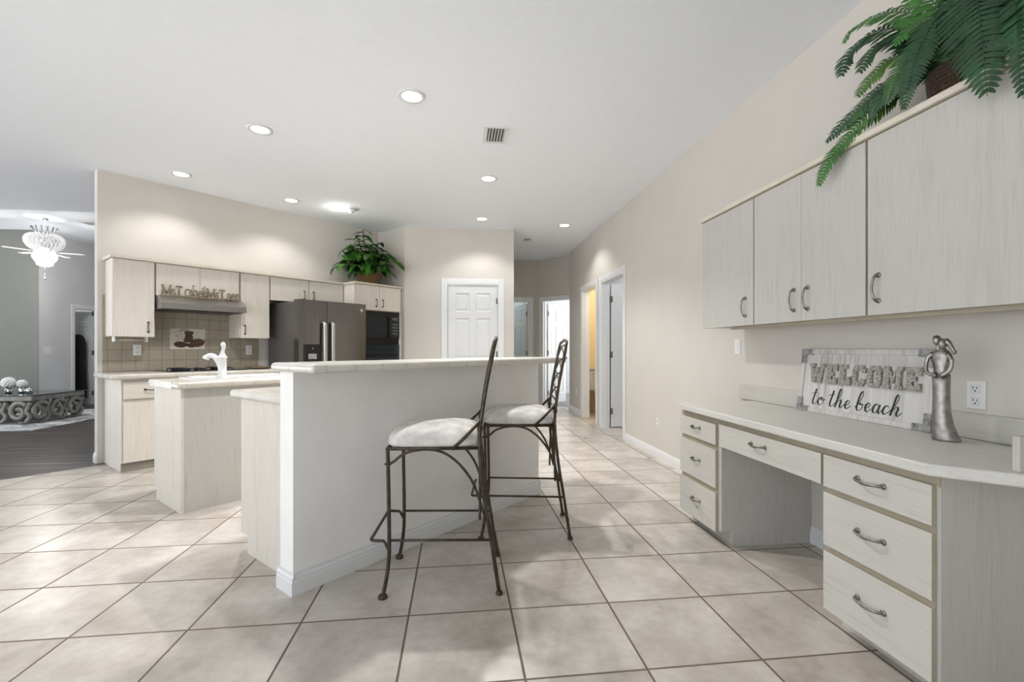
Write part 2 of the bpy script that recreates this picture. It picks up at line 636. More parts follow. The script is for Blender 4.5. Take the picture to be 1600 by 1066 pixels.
# bathroom and rooms beyond
wallbox('wall_bathroom_back', XW + 0.12, 4.1, 8.62, 8.72, 0, CZ, 'wall_yellow')
wallbox('wall_bathroom_side', 4.1, 4.2, 5.0, 8.72, 0, CZ, 'wall_yellow')
wallbox('wall_bathroom_split', XW + 0.12, 4.1, 6.92, 7.02, 0, CZ, 'wall_white')
wallbox('wall_utility_back', XW + 0.12, 4.1, 4.9, 5.0, 0, CZ, 'wall_white')
wallbox('wall_room_end', 0.2, 1.68, 11.9, 12.0, 0, CZ, 'wall_white')
wallbox('wall_room_side', 0.1, 0.2, 9.87, 11.9, 0, CZ, 'wall_white')
bm = nb()
box(bm, 1.69, 2.75, 12.3, 12.4, 0, CZ)
box(bm, 3.56, 5.2, 12.3, 12.4, 0, CZ)
box(bm, 2.75, 3.56, 12.3, 12.4, 2.2, CZ)
struct(obj('wall_bedroom_end', bm, 'wall_grey'))
wallbox('wall_bedroom_side', 1.69, 1.79, 9.93, 12.3, 0, CZ, 'wall_grey')
bm = nb()
prism(bm, [(1.80, 9.84), (2.68, 8.96), (5.0, 8.96), (5.0, 12.3), (1.80, 12.3)], 0.0, 0.006, 'xy')
struct(obj('floor_bedroom', bm, 'carpet'))

# backsplash
bm = nb()
box(bm, 1.175, 2.72, -0.012, 0, 0.945, 1.75)
o = struct(obj('wall_backsplash', bm, 'backsplash', None, st(0, 6.36), (0, 0, A45)))


# ------------------------------------------------------------------ baseboards
def baseboard(name, L, loc, rz, h=0.105, th=0.014, mat='white'):
    """runs local x 0..L, protrudes to local -y"""
    bm = nb()
    prism(bm, [(0, 0), (-th, 0), (-th, h * .62), (-th * .8, h * .66), (-th * .8, h * .8), (-th * .35, h * .9), (-th * .35, h), (0, h)], 0, L, 'yz')
    return struct(obj(name, bm, mat, None, loc, (0, 0, rz)))


baseboard('baseboard_right', 5.81 - 3.13, (XW, 5.81, 0), -PI / 2)
baseboard('baseboard_right_knee', 0.775, (XW, 2.63, 0), -PI / 2)
baseboard('baseboard_right_hall', 8.85 - 7.99, (XW, 8.85, 0), -PI / 2)
baseboard('baseboard_back_left', 0.55, (-0.80, 7.265, 0), 0)
baseboard('baseboard_back_right', 0.15, (0.73, 7.265, 0), 0)
baseboard('baseboard_left_end', 0.12, st(1.135, 6.48), -A45)
baseboard('baseboard_hall_angle', 0.10, (*W2O, 0), -A45)
baseboard('baseboard_bar_front', 2.05, st(1.112, 2.22), A45)
baseboard('baseboard_bar_end', 0.158, st(1.112, 2.364), -A45)
baseboard('baseboard_bar_far', 0.144, st(3.162, 2.206), math.radians(135))

# bar half wall
bm = nb()
box(bm, 1.112, 3.162, 2.22, 2.35, 0, 1.075)
struct(obj('wall_bar', bm, 'bar_wall', None, (0, 0, 0), (0, 0, A45)))


# ------------------------------------------------------------------ doors
def casing(name, w_, h_, loc, rz, depth=0.12, cw=0.08, sides=(1, 1)):
    """door casing and jamb; local x 0..w is the opening, front faces local -y, wall from y=0 to depth"""
    bm = nb()
    prof = 0.016
    if sides[0]:
        box(bm, -cw, 0, -prof, 0, 0, h_ + cw, 0.004, 1)
    if sides[1]:
        box(bm, w_, w_ + cw, -prof, 0, 0, h_ + cw, 0.004, 1)
    box(bm, 0, w_, -prof, 0, h_, h_ + cw, 0.004, 1)
    if sides[0]:
        box(bm, 0, 0.018, -0.010, depth, 0, h_ - 0.018)
        box(bm, 0.018, 0.03, 0.04, 0.075, 0, h_ - 0.03)
    if sides[1]:
        box(bm, w_ - 0.018, w_, -0.010, depth, 0, h_ - 0.018)
    box(bm, 0, w_, -0.010, depth, h_ - 0.018, h_)
    return struct(obj(name, bm, 'white', None, loc, (0, 0, rz)))


def door_leaf(name, w_, h_, loc, rz, hinge='left', panels=True, knob=True, hz=(0.25, 1.1, 1.93), hmat='brass', bottom=0.012):
    """leaf local x 0..w, y 0..0.035, front -y"""
    r = sroot(name, loc, rz)
    bm = nb()
    th = 0.038
    if not panels:
        box(bm, 0, w_, 0, th, bottom, h_, 0.002, 1)
    else:
        st_ = 0.115 * w_ / 0.8
        mid = 0.10 * w_ / 0.8
        pw = (w_ - 2 * st_ - mid) / 2
        rows = [(0.22, 0.90), (1.03, 1.66), (1.76, h_ - 0.12)]
        xs = [0, st_, st_ + pw, st_ + pw + mid, w_ - st_, w_]
        box(bm, xs[0], xs[1], 0, th, bottom, h_)
        box(bm, xs[2], xs[3], 0, th, bottom, h_)
        box(bm, xs[4], xs[5], 0, th, bottom, h_)
        zs = [bottom] + [z for rr in rows for z in rr] + [h_]
        for xa, xb in ((xs[1], xs[2]), (xs[3], xs[4])):
            for i in range(0, len(zs), 2):
                box(bm, xa, xb, 0, th, zs[i], zs[i + 1])
            for z0, z1 in rows:
                # sloped recess, then raised field, on both faces
                for face in (0, 1):
                    yo, yi, yr = (0, 0.011, 0.004) if face == 0 else (th, th - 0.011, th - 0.004)

                    def ring(d, y):
                        return [bm.verts.new(p) for p in ((xa + d, y, z0 + d), (xb - d, y, z0 + d), (xb - d, y, z1 - d), (xa + d, y, z1 - d))]
                    R = [ring(0, yo), ring(0.014, yi), ring(0.026, yi), ring(0.05, yr)]
                    for A, B in zip(R, R[1:]):
                        for k in range(4):
                            bm.faces.new((A[k], A[(k + 1) % 4], B[(k + 1) % 4], B[k]) if face == 0 else (A[k], B[k], B[(k + 1) % 4], A[(k + 1) % 4]))
                    bm.faces.new(R[-1] if face == 0 else R[-1][::-1])
    obj('door_panel', bm, 'door_white', r)
    hx = 0.0 if hinge == 'left' else w_
    for z in hz:
        b2 = nb()
        tube(b2, [(hx, -0.006, z - 0.045), (hx, -0.006, z + 0.045)], 0.008, 8)
        box(b2, hx - 0.022, hx + 0.022, -0.003, 0.0, z - 0.045, z + 0.045)
        obj('hinge', b2, hmat, r)
    if knob:
        b3 = nb()
        kx = w_ - 0.06 if hinge == 'left' else 0.06
        for s in (-1, 1):
            y0 = 0 if s < 0 else th
            tube(b3, [(kx, y0, 0.98), (kx, y0 + s * 0.004, 0.98), (kx, y0 + s * 0.005, 0.98), (kx, y0 + s * 0.03, 0.98)], [0.028, 0.028, 0.010, 0.010], 12)
            ball(b3, (kx, y0 + s * 0.045, 0.98), 0.026)
        obj('door_knob', b3, 'nickel', r)
    return r


casing('trim_1', 0.81, OH, (-0.165, 7.265, 0), 0)
door_leaf('door_1', 0.766, OH - 0.022, (-0.143, 7.275, 0), 0, 'right')
# right wall doors: local x runs toward -y
casing('trim_2', 0.94, OH, (XW, 6.83, 0), -PI / 2)
casing('trim_3', 0.81, OH, (XW, 7.91, 0), -PI / 2)
door_leaf('door_2', 0.86, OH - 0.03, (XW + 0.142, 6.800, 0), 0, 'left', False, True, (0.25, 1.1, 1.93))
casing('trim_4', 0.81, OH, (*W2O, 0), -A45)
bpy.data.objects['trim_4'].location = (W2O[0] + 0.19 / S2, W2O[1] - 0.19 / S2, 0)
door_leaf('door_3', 0.77, OH - 0.04, (W2O[0] + (0.213 + 0.125) / S2 + 0.035, W2O[1] - (0.213 - 0.125) / S2 + 0.035, 0), math.radians(48), 'left')
casing('trim_5', 0.81, OH, (0.70, 9.75, 0), 0)
door_leaf('door_4', 0.77, OH - 0.04, (1.285, 10.63, 0), math.radians(-76), 'right')
casing('trim_6', 0.73, 2.0, (-7.55, 10.22, 0), PI / 2, 0.12, 0.07)
door_leaf('door_5', 0.69, 1.97, (-8.37, 10.895, 0), 0, 'right')
# closet door seen past door_3
casing('trim_7', 0.81, 2.2, (2.75, 12.3, 0), 0)
door_leaf('door_6', 0.766, 2.17, (2.772, 12.31, 0), 0, 'left')


# ------------------------------------------------------------------ handles
def pull_mesh(L=0.10, mat='nickel'):
    bm = nb()
    h = L / 2
    path = smooth_path([(-h, 0, 0), (-h, -0.012, 0), (-h * .82, -0.022, -0.001), (-h * .4, -0.027, -0.004), (0, -0.028, -0.006),
                        (h * .4, -0.027, -0.004), (h * .82, -0.022, -0.001), (h, -0.012, 0), (h, 0, 0)], 4)
    n = len(path)
    rs = [0.0046 + 0.0034 * (abs(2 * i / (n - 1) - 1) ** 3) for i in range(n)]
    tube(bm, path, rs, 8)
    for s in (-1, 1):
        tube(bm, [(s * h, 0.0, 0), (s * h, -0.004, 0), (s * h, -0.007, 0)], [0.0115, 0.0115, 0.006], 10)
    for x in (-0.012, 0.012):
        tube(bm, [(x - .003, -0.0275, -0.0055), (x, -0.0278, -0.0055), (x + .003, -0.0275, -0.0055)], [0.0045, 0.0058, 0.0045], 8)
    me = bpy.data.meshes.new('handle')
    bm.to_mesh(me)
    bm.free()
    me.materials.append(M[mat])
    return me


PULL = pull_mesh(0.112, 'nickel')
PULLK = pull_mesh(0.10, 'pewter')
PULLS = pull_mesh(0.085, 'nickel')


def handle(parent, x, y, z, vertical=False, me=None):
    return inst('handle', me or PULL, parent, (x, y, z), (0, PI / 2, 0) if vertical else (0, 0, 0))


def front(name, parent, x0, x1, z0, z1, y, wood_m, th=0.019):
    """door or drawer front: wood face with tan banded edges; face at local y (front -y)"""
    bm = nb()
    fs = box(bm, x0, x1, y, y + th, z0, z1)
    for f in fs:
        f.normal_update()
        f.material_index = 0 if f.normal.y < -0.5 else 1
    es = [e for f in fs if f.normal.y < -0.5 for e in f.edges]
    bmesh.ops.bevel(bm, geom=es, offset=0.0015, segments=1, affect='EDGES', profile=0.5)
    return obj(name, bm, [wood_m, 'tan_edge'], parent)


# ------------------------------------------------------------------ right side: upper cabinets (local x = ystart - y, front -y)
XU = 1.825
Z0, Z1 = 1.335, 2.125


def upper_thing(label, y_far):
    return thing('wall_cabinet', label, 'cabinet', (XU + 0.02, y_far, 0), -PI / 2, 'right wall cabinets')


def upper_right(y_far, width, doors, label):
    r = upper_thing(label, y_far)
    bm = nb()
    box(bm, 0.001, width - 0.001, 0, XW - XU - 0.021, Z0 + 0.005, Z1)
    obj('carcass', bm, 'gwood_v', r)
    for x0, x1, hx in doors:
        d = front('door', r, x0, x1, Z0, Z1 - 0.004, -0.02, 'gwood_v')
        handle(d, hx, -0.02, 1.452, True, PULL)
    return r


upper_right(3.32, 0.612, [(0.002, 0.608, 0.532)], 'narrow pale wall cabinet over desk, farthest along the right wall, one door')
upper_right(2.706, 0.803, [(0.004, 0.401, 0.352), (0.4035, 0.798, 0.452)], 'pale two-door wall cabinet, middle of the run over the desk')
upper_right(1.901, 0.80, [(0.005, 0.795, 0.06)], 'wide pale wall cabinet under the hanging fern, nearest the camera')
bm = nb()
box(bm, 0, 2.222, 0, 0.35, Z1, Z1 + 0.028, 0.003, 1)
tag(obj('cabinet_cornice', bm, 'trim_wood', None, (XU - 0.02, 3.323, 0), (0, 0, -PI / 2)),
    'cream top board running along the right wall cabinets', 'cabinet trim')
bm = nb()
box(bm, 0.30, 2.22, 0.02, 0.05, Z0 - 0.018, Z0 + 0.0045, 0.002, 1)
tag(obj('cabinet_light_rail', bm, 'tan_edge', None, (XU + 0.02, 3.323, 0), (0, 0, -PI / 2)),
    'thin tan rail under the front edge of the right wall cabinets', 'cabinet trim')

# ------------------------------------------------------------------ desk
XD = 1.55      # drawer face
DZ = 0.81      # top surface


def desk_unit(y_far, width, label, rows, gap_l, gap_r, hmesh):
    r = thing('drawer_unit', label, 'drawer unit', (XD + 0.02, y_far, 0), -PI / 2, 'desk drawer units')
    dp = XW - XD - 0.022
    bm = nb()
    prism(bm, [(0, 0.09), (0, DZ - 0.042), (dp, DZ - 0.042), (dp, 0.0), (0.075, 0.0), (0.075, 0.09)], 0, width, 'yz')
    obj('carcass', bm, 'gwood_v', r)
    bm = nb()
    for (z0, z1), (z2, z3) in zip(rows, rows[1:]):
        box(bm, gap_l, width - gap_r, -0.003, -0.0005, z1 - 0.004, z2 + 0.004)
    box(bm, 0.0, width, -0.004, -0.0005, rows[-1][1] - 0.004, DZ - 0.042)
    obj('face_rail', bm, 'tan_edge', r)
    for z0, z1 in rows:
        d = front('drawer', r, gap_l, width - gap_r, z0, z1, -0.02, 'gwood_h')
        handle(d, (gap_l + width - gap_r) / 2, -0.02, (z0 + z1) / 2 + 0.012, False, hmesh)
    return r


desk_unit(3.118, 0.485, 'three-drawer desk pedestal at far end of the desk beyond the knee space', [(0.075, 0.31), (0.34, 0.572), (0.603, 0.727)], 0.0, 0.035, PULLS)
desk_unit(1.832, 0.477, 'three-drawer desk pedestal nearest the camera with wide drawers', [(0.082, 0.33), (0.355, 0.578), (0.602, 0.737)], 0.004, 0.014, PULL)
r = thing('pencil_drawer', 'shallow wide pale drawer over the open knee space of the desk', 'drawer', (XD + 0.02, 2.632, 0), -PI / 2)
bm = nb()
box(bm, 0.0, 0.799, 0.001, 0.40, 0.628, DZ - 0.042)
obj('drawer_box', bm, 'gwood_h', r)
bm = nb()
box(bm, 0.0, 0.799, -0.004, 0.0005, 0.733, DZ - 0.042)
obj('face_rail', bm, 'tan_edge', r)
d = front('drawer_front', r, 0.004, 0.790, 0.605, 0.737, -0.02, 'gwood_h')
handle(d, 0.37, -0.02, 0.685, False, PULL)
# desktop: clipped near corner, thick rounded front
bm = nb()
top = [(XW - 0.02, 3.16), (1.60, 3.16), (1.525, 3.09), (1.525, 1.362), (1.70, 1.187), (XW - 0.02, 1.187)]
prism(bm, top, DZ - 0.04, DZ, 'xy', 0, 0.006)
tag(obj('desktop', bm, wood('desktop_wood', (0.60, 0.585, 0.545), (0.43, 0.41, 0.375), 'y', 0.36, 0.6)),
    'long pale laminate desktop with clipped near corner along right wall', 'desktop')
bm = nb()
box(bm, 0, 1.97, 0, 0.02, DZ, 0.918, 0.002, 1)
tag(obj('desk_splash', bm, 'gwood_h', None, (XW - 0.02, 3.345, 0), (0, 0, -PI / 2)), 'low pale board standing against the wall along the back of the desk', 'backsplash')
bm = nb()
box(bm, 1.70, XW - 0.024, 1.235, 1.255, DZ, 0.918, 0.002, 1)
tag(obj('side_splash', bm, 'gwood_v'), 'short pale upright board at the near end of the desktop', 'backsplash')


# ------------------------------------------------------------------ wall plates
def plate(name, label, cat, loc, rz, kind, w_=0.072, h_=0.118, group=None):
    r = thing(name, label, cat, loc, rz, group)
    bm = nb()
    box(bm, -w_ / 2, w_ / 2, -0.006, -0.0005, -h_ / 2, h_ / 2, 0.002, 1)
    obj('cover_plate', bm, 'plastic', r)
    if kind == 'outlet':
        for dz in (-0.026, 0.026):
            bm = nb()
            box(bm, -0.017, 0.017, -0.0085, -0.006, dz - 0.017, dz + 0.017, 0.004, 2)
            so = obj('socket', bm, 'plastic', r)
            bm = nb()
            box(bm, -0.009, -0.006, -0.0092, -0.0085, dz - 0.001, dz + 0.010)
            box(bm, 0.006, 0.009, -0.0092, -0.0085, dz - 0.001, dz + 0.009)
            tube(bm, [(0, -0.0085, dz - 0.009), (0, -0.0092, dz - 0.009)], 0.0035, 8)
            obj('slot', bm, 'dark', so)
    else:
        k = 2 if w_ > 0.1 else 1
        for i in range(k):
            cx = 0 if k == 1 else (-0.023 if i == 0 else 0.023)
            bm = nb()
            prism(bm, [(-0.006, -0.033), (-0.008, -0.033), (-0.012, 0.033), (-0.006, 0.033)], cx - 0.0165, cx + 0.0165, 'yz')
            obj('rocker', bm, 'plastic', r)
    return r


plate('wall_outlet', 'white outlet on the wall just right of the silver figurine', 'outlet', (XW, 1.715, 0.994), -PI / 2, 'outlet')
plate('light_switch', 'white rocker switch on beige wall above far end of the desk', 'switch', (XW, 3.39, 1.202), -PI / 2, 'switch')
plate('wall_outlet', 'small white outlet low on beige wall before the desk', 'outlet', (XW, 4.84, 0.377), -PI / 2, 'outlet')
plate('wall_outlet', 'white outlet low on the right wall beyond the bathroom door', 'outlet', (XW, 8.3, 0.41), -PI / 2, 'outlet')
plate('wall_outlet', 'white outlet on tan tile backsplash near the left end cabinet', 'outlet', st(1.463, 6.348, 1.172), A45, 'outlet')
plate('wall_outlet', 'white outlet on tan tile backsplash beside the fridge', 'outlet', st(2.604, 6.348, 1.17), A45, 'outlet')
plate('light_switch', 'white double switch on the grey living room wall', 'switch', (-7.55, 9.62, 1.16), PI / 2, 'switch', 0.16, 0.12)


# ------------------------------------------------------------------ kitchen run along range wall: local x = s, y = t, z up (rotated 45)
def kthing(name, label, cat, s, t, z=0.0, group=None):
    return thing(name, label, cat, st(s, t, z), A45, group)


def kupper(s0, s1, z0, z1, depth, doors, label, end_mat='wood_v', tf=6.03, handles='pewter'):
    r = kthing('wall_cabinet', label, 'cabinet', s0, tf + 0.02, 0, 'kitchen wall cabinets')
    wd = s1 - s0
    bm = nb()
    box(bm, 0.0005, wd - 0.0005, 0, depth - 0.024, z0 + 0.004, z1)
    obj('carcass', bm, 'wood_v', r)
    for x0, x1, hx, hz in doors:
        d = front('door', r, x0, x1, z0, z1 - 0.004, -0.02, 'wood_v')
        if hx is not None:
            handle(d, hx, -0.02, hz, True, PULLK)
    return r


KD = 0.33
kupper(1.195, 1.543, 1.31, 2.10, KD, [(0.002, 0.340, 0.288, 1.412)], 'cream wall cabinet at far left end beside the range hood')
kupper(1.546, 2.372, 1.755, 2.10, KD, [(0.006, 0.408, None, 0), (0.411, 0.818, None, 0)], 'short cream two-door cabinet directly above range hood')
kupper(2.375, 2.722, 1.315, 2.10, KD, [(0.010, 0.343, 0.055, 1.415)], 'cream wall cabinet between the range hood and the fridge')
kupper(2.725, 3.753, 1.80, 2.10, KD, [(0.006, 0.505, 0.445, 1.90), (0.512, 1.020, 0.572, 1.90)], 'short cream two-door cabinet above the fridge')
bm = nb()
prism(bm, [(1.170, 6.355), (1.170, 6.005), (3.735, 6.005), (3.735, 5.727), (4.568, 5.727), (4.568, 6.355)], 2.1505 - 0.05, 2.126, 'xy')
tag(obj('cabinet_cornice', bm, 'trim_wood', None, (0, 0, 0), (0, 0, A45)), 'cream top board along the kitchen wall cabinets', 'cabinet trim')

# tall oven cabinet
r = kthing('oven_cabinet', 'tall cream cabinet holding black microwave and oven, right of fridge', 'cabinet', 3.757, 5.77)
W_ = 0.81
bm = nb()
box(bm, 0, 0.02, 0, 0.585, 0.0, 2.10)
box(bm, W_ - 0.045, W_, 0, 0.585, 0.0, 2.10)
box(bm, 0.02, W_ - 0.045, 0.57, 0.585, 0, 2.10)
box(bm, 0.02, W_ - 0.045, 0, 0.57, 1.735, 1.755)
box(bm, 0.02, W_ - 0.045, 0.03, 0.57, 1.235, 1.25)
box(bm, 0.02, W_ - 0.045, 0.0, 0.57, 0.48, 0.50)
obj('carcass', bm, 'wood_v', r)
for x0, x1, hx in ((0.004, 0.398, 0.345), (0.401, W_ - 0.028, 0.455)):
    d = front('door', r, x0, x1, 1.745, 2.096, -0.02, 'wood_v')
    handle(d, hx, -0.02, 1.85, True, PULLK)
d = front('drawer', r, 0.004, W_ - 0.03, 0.11, 0.475, -0.02, 'wood_h')
handle(d, 0.39, -0.02, 0.36, False, PULLK)
# microwave
r = kthing('microwave', 'black built-in microwave above the oven', 'microwave', 3.78, 5.752, 1.2505)
mw, mh = 0.739, 0.48
bm = nb()
box(bm, 0, mw, 0.018, 0.45, 0.002, mh)
obj('casing', bm, 'black', r)
bm = nb()
box(bm, 0.0, mw, 0.0, 0.017, 0.085, mh - 0.003, 0.004, 1)
dr = obj('door', bm, 'black', r)
bm = nb()
box(bm, 0.03, 0.50, -0.003, 0.0, 0.12, 0.40, 0.002, 1)
obj('window', bm, 'bglass', dr)
bm = nb()
tube(bm, smooth_path([(0.545, 0, 0.11), (0.545, -0.03, 0.13), (0.545, -0.035, 0.25), (0.545, -0.03, 0.38), (0.545, 0, 0.41)], 4), 0.013, 8)
obj('handle', bm, 'black', dr)
bm = nb()
box(bm, 0.58, 0.72, -0.003, 0.0, 0.12, 0.43, 0.002, 1)
cp = obj('control_panel', bm, 'bglass', dr)
for i in range(4):
    bm = nb()
    box(bm, 0.60, 0.70, -0.0045, -0.003, 0.15 + i * 0.045, 0.172 + i * 0.045)
    obj('button', bm, 'fridge_side', cp)
bm = nb()
box(bm, 0.60, 0.70, -0.0045, -0.003, 0.36, 0.40)
obj('display', bm, 'fridge_side', cp)
bm = nb()
for i in range(5):
    box(bm, 0.02, mw - 0.02, 0.004, 0.017, 0.008 + i * 0.015, 0.017 + i * 0.015)
obj('vent_grille', bm, 'black', r)
# oven
r = kthing('wall_oven', 'black built-in oven under the microwave', 'oven', 3.78, 5.752, 0.502)
bm = nb()
box(bm, 0, mw, 0.018, 0.50, 0, 0.73)
obj('casing', bm, 'black', r)
bm = nb()
box(bm, 0, mw, 0, 0.017, 0.60, 0.746, 0.003, 1)
obj('control_panel', bm, 'bglass', r)
bm = nb()
box(bm, 0, mw, 0, 0.017, 0.01, 0.59, 0.004, 1)
dr = obj('door', bm, 'bglass', r)
bm = nb()
tube(bm, smooth_path([(0.06, 0, 0.54), (0.06, -0.04, 0.54), (0.12, -0.045, 0.54), (0.62, -0.045, 0.54), (0.68, -0.04, 0.54), (0.68, 0, 0.54)], 4), 0.012, 8)
obj('handle', bm, 'black', dr)

# fridge
r = kthing('refrigerator', 'dark stainless side-by-side refrigerator with black ice dispenser', 'refrigerator', 2.82, 5.5)
fw = 0.93
bm = nb()
box(bm, 0.005, fw - 0.005, 0.125, 0.80, 0.03, 1.765, 0.006, 1)
obj('body', bm, 'fridge_side', r)
bm = nb()
box(bm, 0.02, fw - 0.02, 0.03, 0.12, 0.0, 0.045)
obj('base_grille', bm, 'black', r)
sp = 0.365
for x0, x1, nm in ((0.0, sp - 0.003, 'a'), (sp + 0.003, fw, 'b')):
    bm = nb()
    # gently bowed door front
    n = 10
    pts = [(x0 + (x1 - x0) * i / n, -0.018 * math.sin(PI * (0.12 + 0.76 * i / n))) for i in range(n + 1)]
    prism(bm, pts + [(x1, 0.12), (x0, 0.12)], 0.06, 1.785, 'xy')
    dr = obj('door', bm, 'fridge', r)
    hx = sp - 0.055 if nm == 'a' else sp + 0.055
    bm = nb()
    tube(bm, smooth_path([(hx, -0.01, 0.55), (hx, -0.055, 0.57), (hx, -0.062, 0.8), (hx, -0.066, 1.1), (hx, -0.062, 1.4), (hx, -0.055, 1.50), (hx, -0.01, 1.52)], 5), 0.024, 12, up=(0, 1, 0), flat_=0.5)
    obj('handle', bm, 'fridge_handle', dr)
    bm = nb()
    box(bm, (x0 + 0.02) if nm == 'a' else x1 - 0.08, (x0 + 0.08) if nm == 'a' else x1 - 0.02, 0.03, 0.14, 1.785, 1.792, 0.002, 1)
    obj('hinge_cap', bm, 'fridge_side', dr)
    if nm == 'a':
        bm = nb()
        box(bm, 0.055, 0.285, -0.026, -0.012, 0.85, 1.24, 0.004, 1)
        dp = obj('dispenser', bm, 'black', dr)
        bm = nb()
        box(bm, 0.11, 0.215, -0.030, -0.026, 1.06, 1.125, 0.003, 1)
        obj('paddle', bm, 'galv', dp)
        bm = nb()
        tube(bm, [(0.165, -0.026, 1.19), (0.165, -0.030, 1.19)], 0.008, 10)
        obj('indicator', bm, 'galv', dp)
    else:
        bm = nb()
        tube(bm, [(x1 - 0.07, -0.012, 1.70), (x1 - 0.07, -0.015, 1.70)], 0.022, 16)
        obj('badge', bm, 'chrome', dr)

# range hood
r = kthing('range_hood', 'stainless range hood under the short cabinet, over the cooktop', 'range hood', 1.55, 6.348)
hw = 0.83
bm = nb()
pf = [(0, 1.606), (0, 1.752), (-0.345, 1.752), (-0.49, 1.668), (-0.49, 1.606)]
prism(bm, pf, 0, hw, 'yz')
obj('canopy', bm, 'steel', r)
bm = nb()
box(bm, 0.03, hw - 0.03, -0.46, -0.03, 1.598, 1.606)
obj('filter', bm, 'black', r)
bm = nb()
for x in (0.66, 0.70):
    tube(bm, [(x, -0.36, 1.749), (x, -0.362, 1.760)], 0.008, 8)
obj('knob', bm, 'black', r)

# base cabinets on range wall
def kbase(s0, s1, label, doors, drawer, first=False):
    r = kthing('base_cabinet', label, 'cabinet', s0, 5.70)
    wd = s1 - s0
    bm = nb()
    prism(bm, [(0, 0.085), (0, 0.892), (0.645, 0.892), (0.645, 0), (0.02, 0), (0.02, 0.085)], 0, wd, 'yz')
    obj('carcass', bm, 'wood_v', r)
    bm = nb()
    box(bm, 0.001, wd - 0.001, 0.012, 0.0195, 0.0, 0.084)
    obj('toe_kick', bm, 'toe', r)
    for x0, x1 in drawer:
        d = front('drawer', r, x0, x1, 0.70, 0.865, -0.02, 'wood_h')
        handle(d, (x0 + x1) / 2, -0.02, 0.785, False, PULLK)
    for x0, x1, hx in doors:
        d = front('door', r, x0, x1, 0.09, 0.672, -0.02, 'wood_v')
        handle(d, hx, -0.02, 0.60, True, PULLK)


kbase(1.19, 1.65, 'cream base cabinet with drawer and door at left end of range counter', [(0.012, 0.452, 0.40)], [(0.012, 0.452)])
kbase(1.655, 2.70, 'cream base cabinet under the cooktop, behind the sink island', [(0.01, 0.515, 0.46), (0.525, 1.035, 0.58)], [(0.01, 0.515), (0.525, 1.035)])
r = kthing('range_worktop', 'cream tiled worktop along the range wall', 'worktop', 1.10, 5.635)
bm = nb()
box(bm, 0, 1.69, 0, 0.713, 0.8925, 0.942, 0.016, 3)
obj('slab', bm, 'counter', r)

# cooktop
r = kthing('cooktop', 'black glass cooktop with burner grates on the range counter', 'cooktop', 1.60, 5.78, 0.942)
bm = nb()
box(bm, 0, 0.76, 0, 0.50, 0.0005, 0.010, 0.003, 1)
obj('glass_plate', bm, 'bglass', r)
for gx, gy in ((0.17, 0.13), (0.17, 0.37), (0.55, 0.13), (0.55, 0.37)):
    bm = nb()
    lathe(bm, [(0.0, 0.0), (0.05, 0.0), (0.045, 0.012), (0.0, 0.014)], 16, (gx, gy, 0.010), caps=False)
    for k in range(4):
        a = k * PI / 2 + PI / 4
        tube(bm, [(gx + 0.02 * math.cos(a), gy + 0.02 * math.sin(a), 0.028), (gx + 0.1 * math.cos(a), gy + 0.1 * math.sin(a), 0.028), (gx + 0.1 * math.cos(a), gy + 0.1 * math.sin(a), 0.010)], 0.005, 6)
    tube(bm, [(gx + 0.08 * math.cos(2 * PI * k / 16), gy + 0.08 * math.sin(2 * PI * k / 16), 0.028) for k in range(16)], 0.005, 6, closed=True)
    obj('burner_grate', bm, 'black', r)
for i in range(4):
    bm = nb()
    lathe(bm, [(0.02, 0), (0.018, 0.02), (0.0, 0.021)], 12, (0.36, 0.10 + i * 0.09, 0.010), caps=False)
    obj('knob', bm, 'black', r)
r = kthing('serving_tray', 'brown and silver tray on the range counter beside the fridge', 'tray', 2.55, 5.95, 0.942)
bm = nb()
lathe(bm, [(0.0, 0.002), (0.12, 0.002), (0.155, 0.022), (0.165, 0.024), (0.16, 0.03), (0.115, 0.012), (0.0, 0.012)], 32, caps=False, sx=0.9)
obj('dish', bm, 'antique', r)

# paper towel holder
r = kthing('paper_towel_holder', 'white empty paper towel bar under the left end cabinet', 'paper towel holder', 1.215, 6.12, 1.3135)
for x in (0.0, 0.27):
    bm = nb()
    box(bm, x, x + 0.014, -0.03, 0.06, -0.055, 0.0, 0.004, 2)
    obj('bracket', bm, 'plastic', r)
bm = nb()
tube(bm, [(0.014, 0.015, -0.035), (0.27, 0.015, -0.035)], 0.010, 10)
obj('rod', bm, 'trim_wood', r)

# tile mural (plain coffee still life): pot, cup, beans
r = kthing('tile_mural', 'pale tile picture of brown coffee pot and cup on backsplash', 'tile picture', 1.760, 6.3475, 1.18)
bm = nb()
box(bm, 0, 0.353, -0.003, 0.0, 0, 0.236)
obj('tile', bm, flat('pale_mural_tile', (0.56, 0.52, 0.45), 0.3, var=0.03), r)


def blob(bm, cx, cz, rx, rz, y, rot=0, n=20):
    vs = []
    for k in range(n):
        a = 2 * PI * k / n
        x, z = rx * math.cos(a), rz * math.sin(a)
        vs.append((cx + x * math.cos(rot) - z * math.sin(rot), cz + x * math.sin(rot) + z * math.cos(rot)))
    prism(bm, vs, y - 0.0008, y, 'xz')


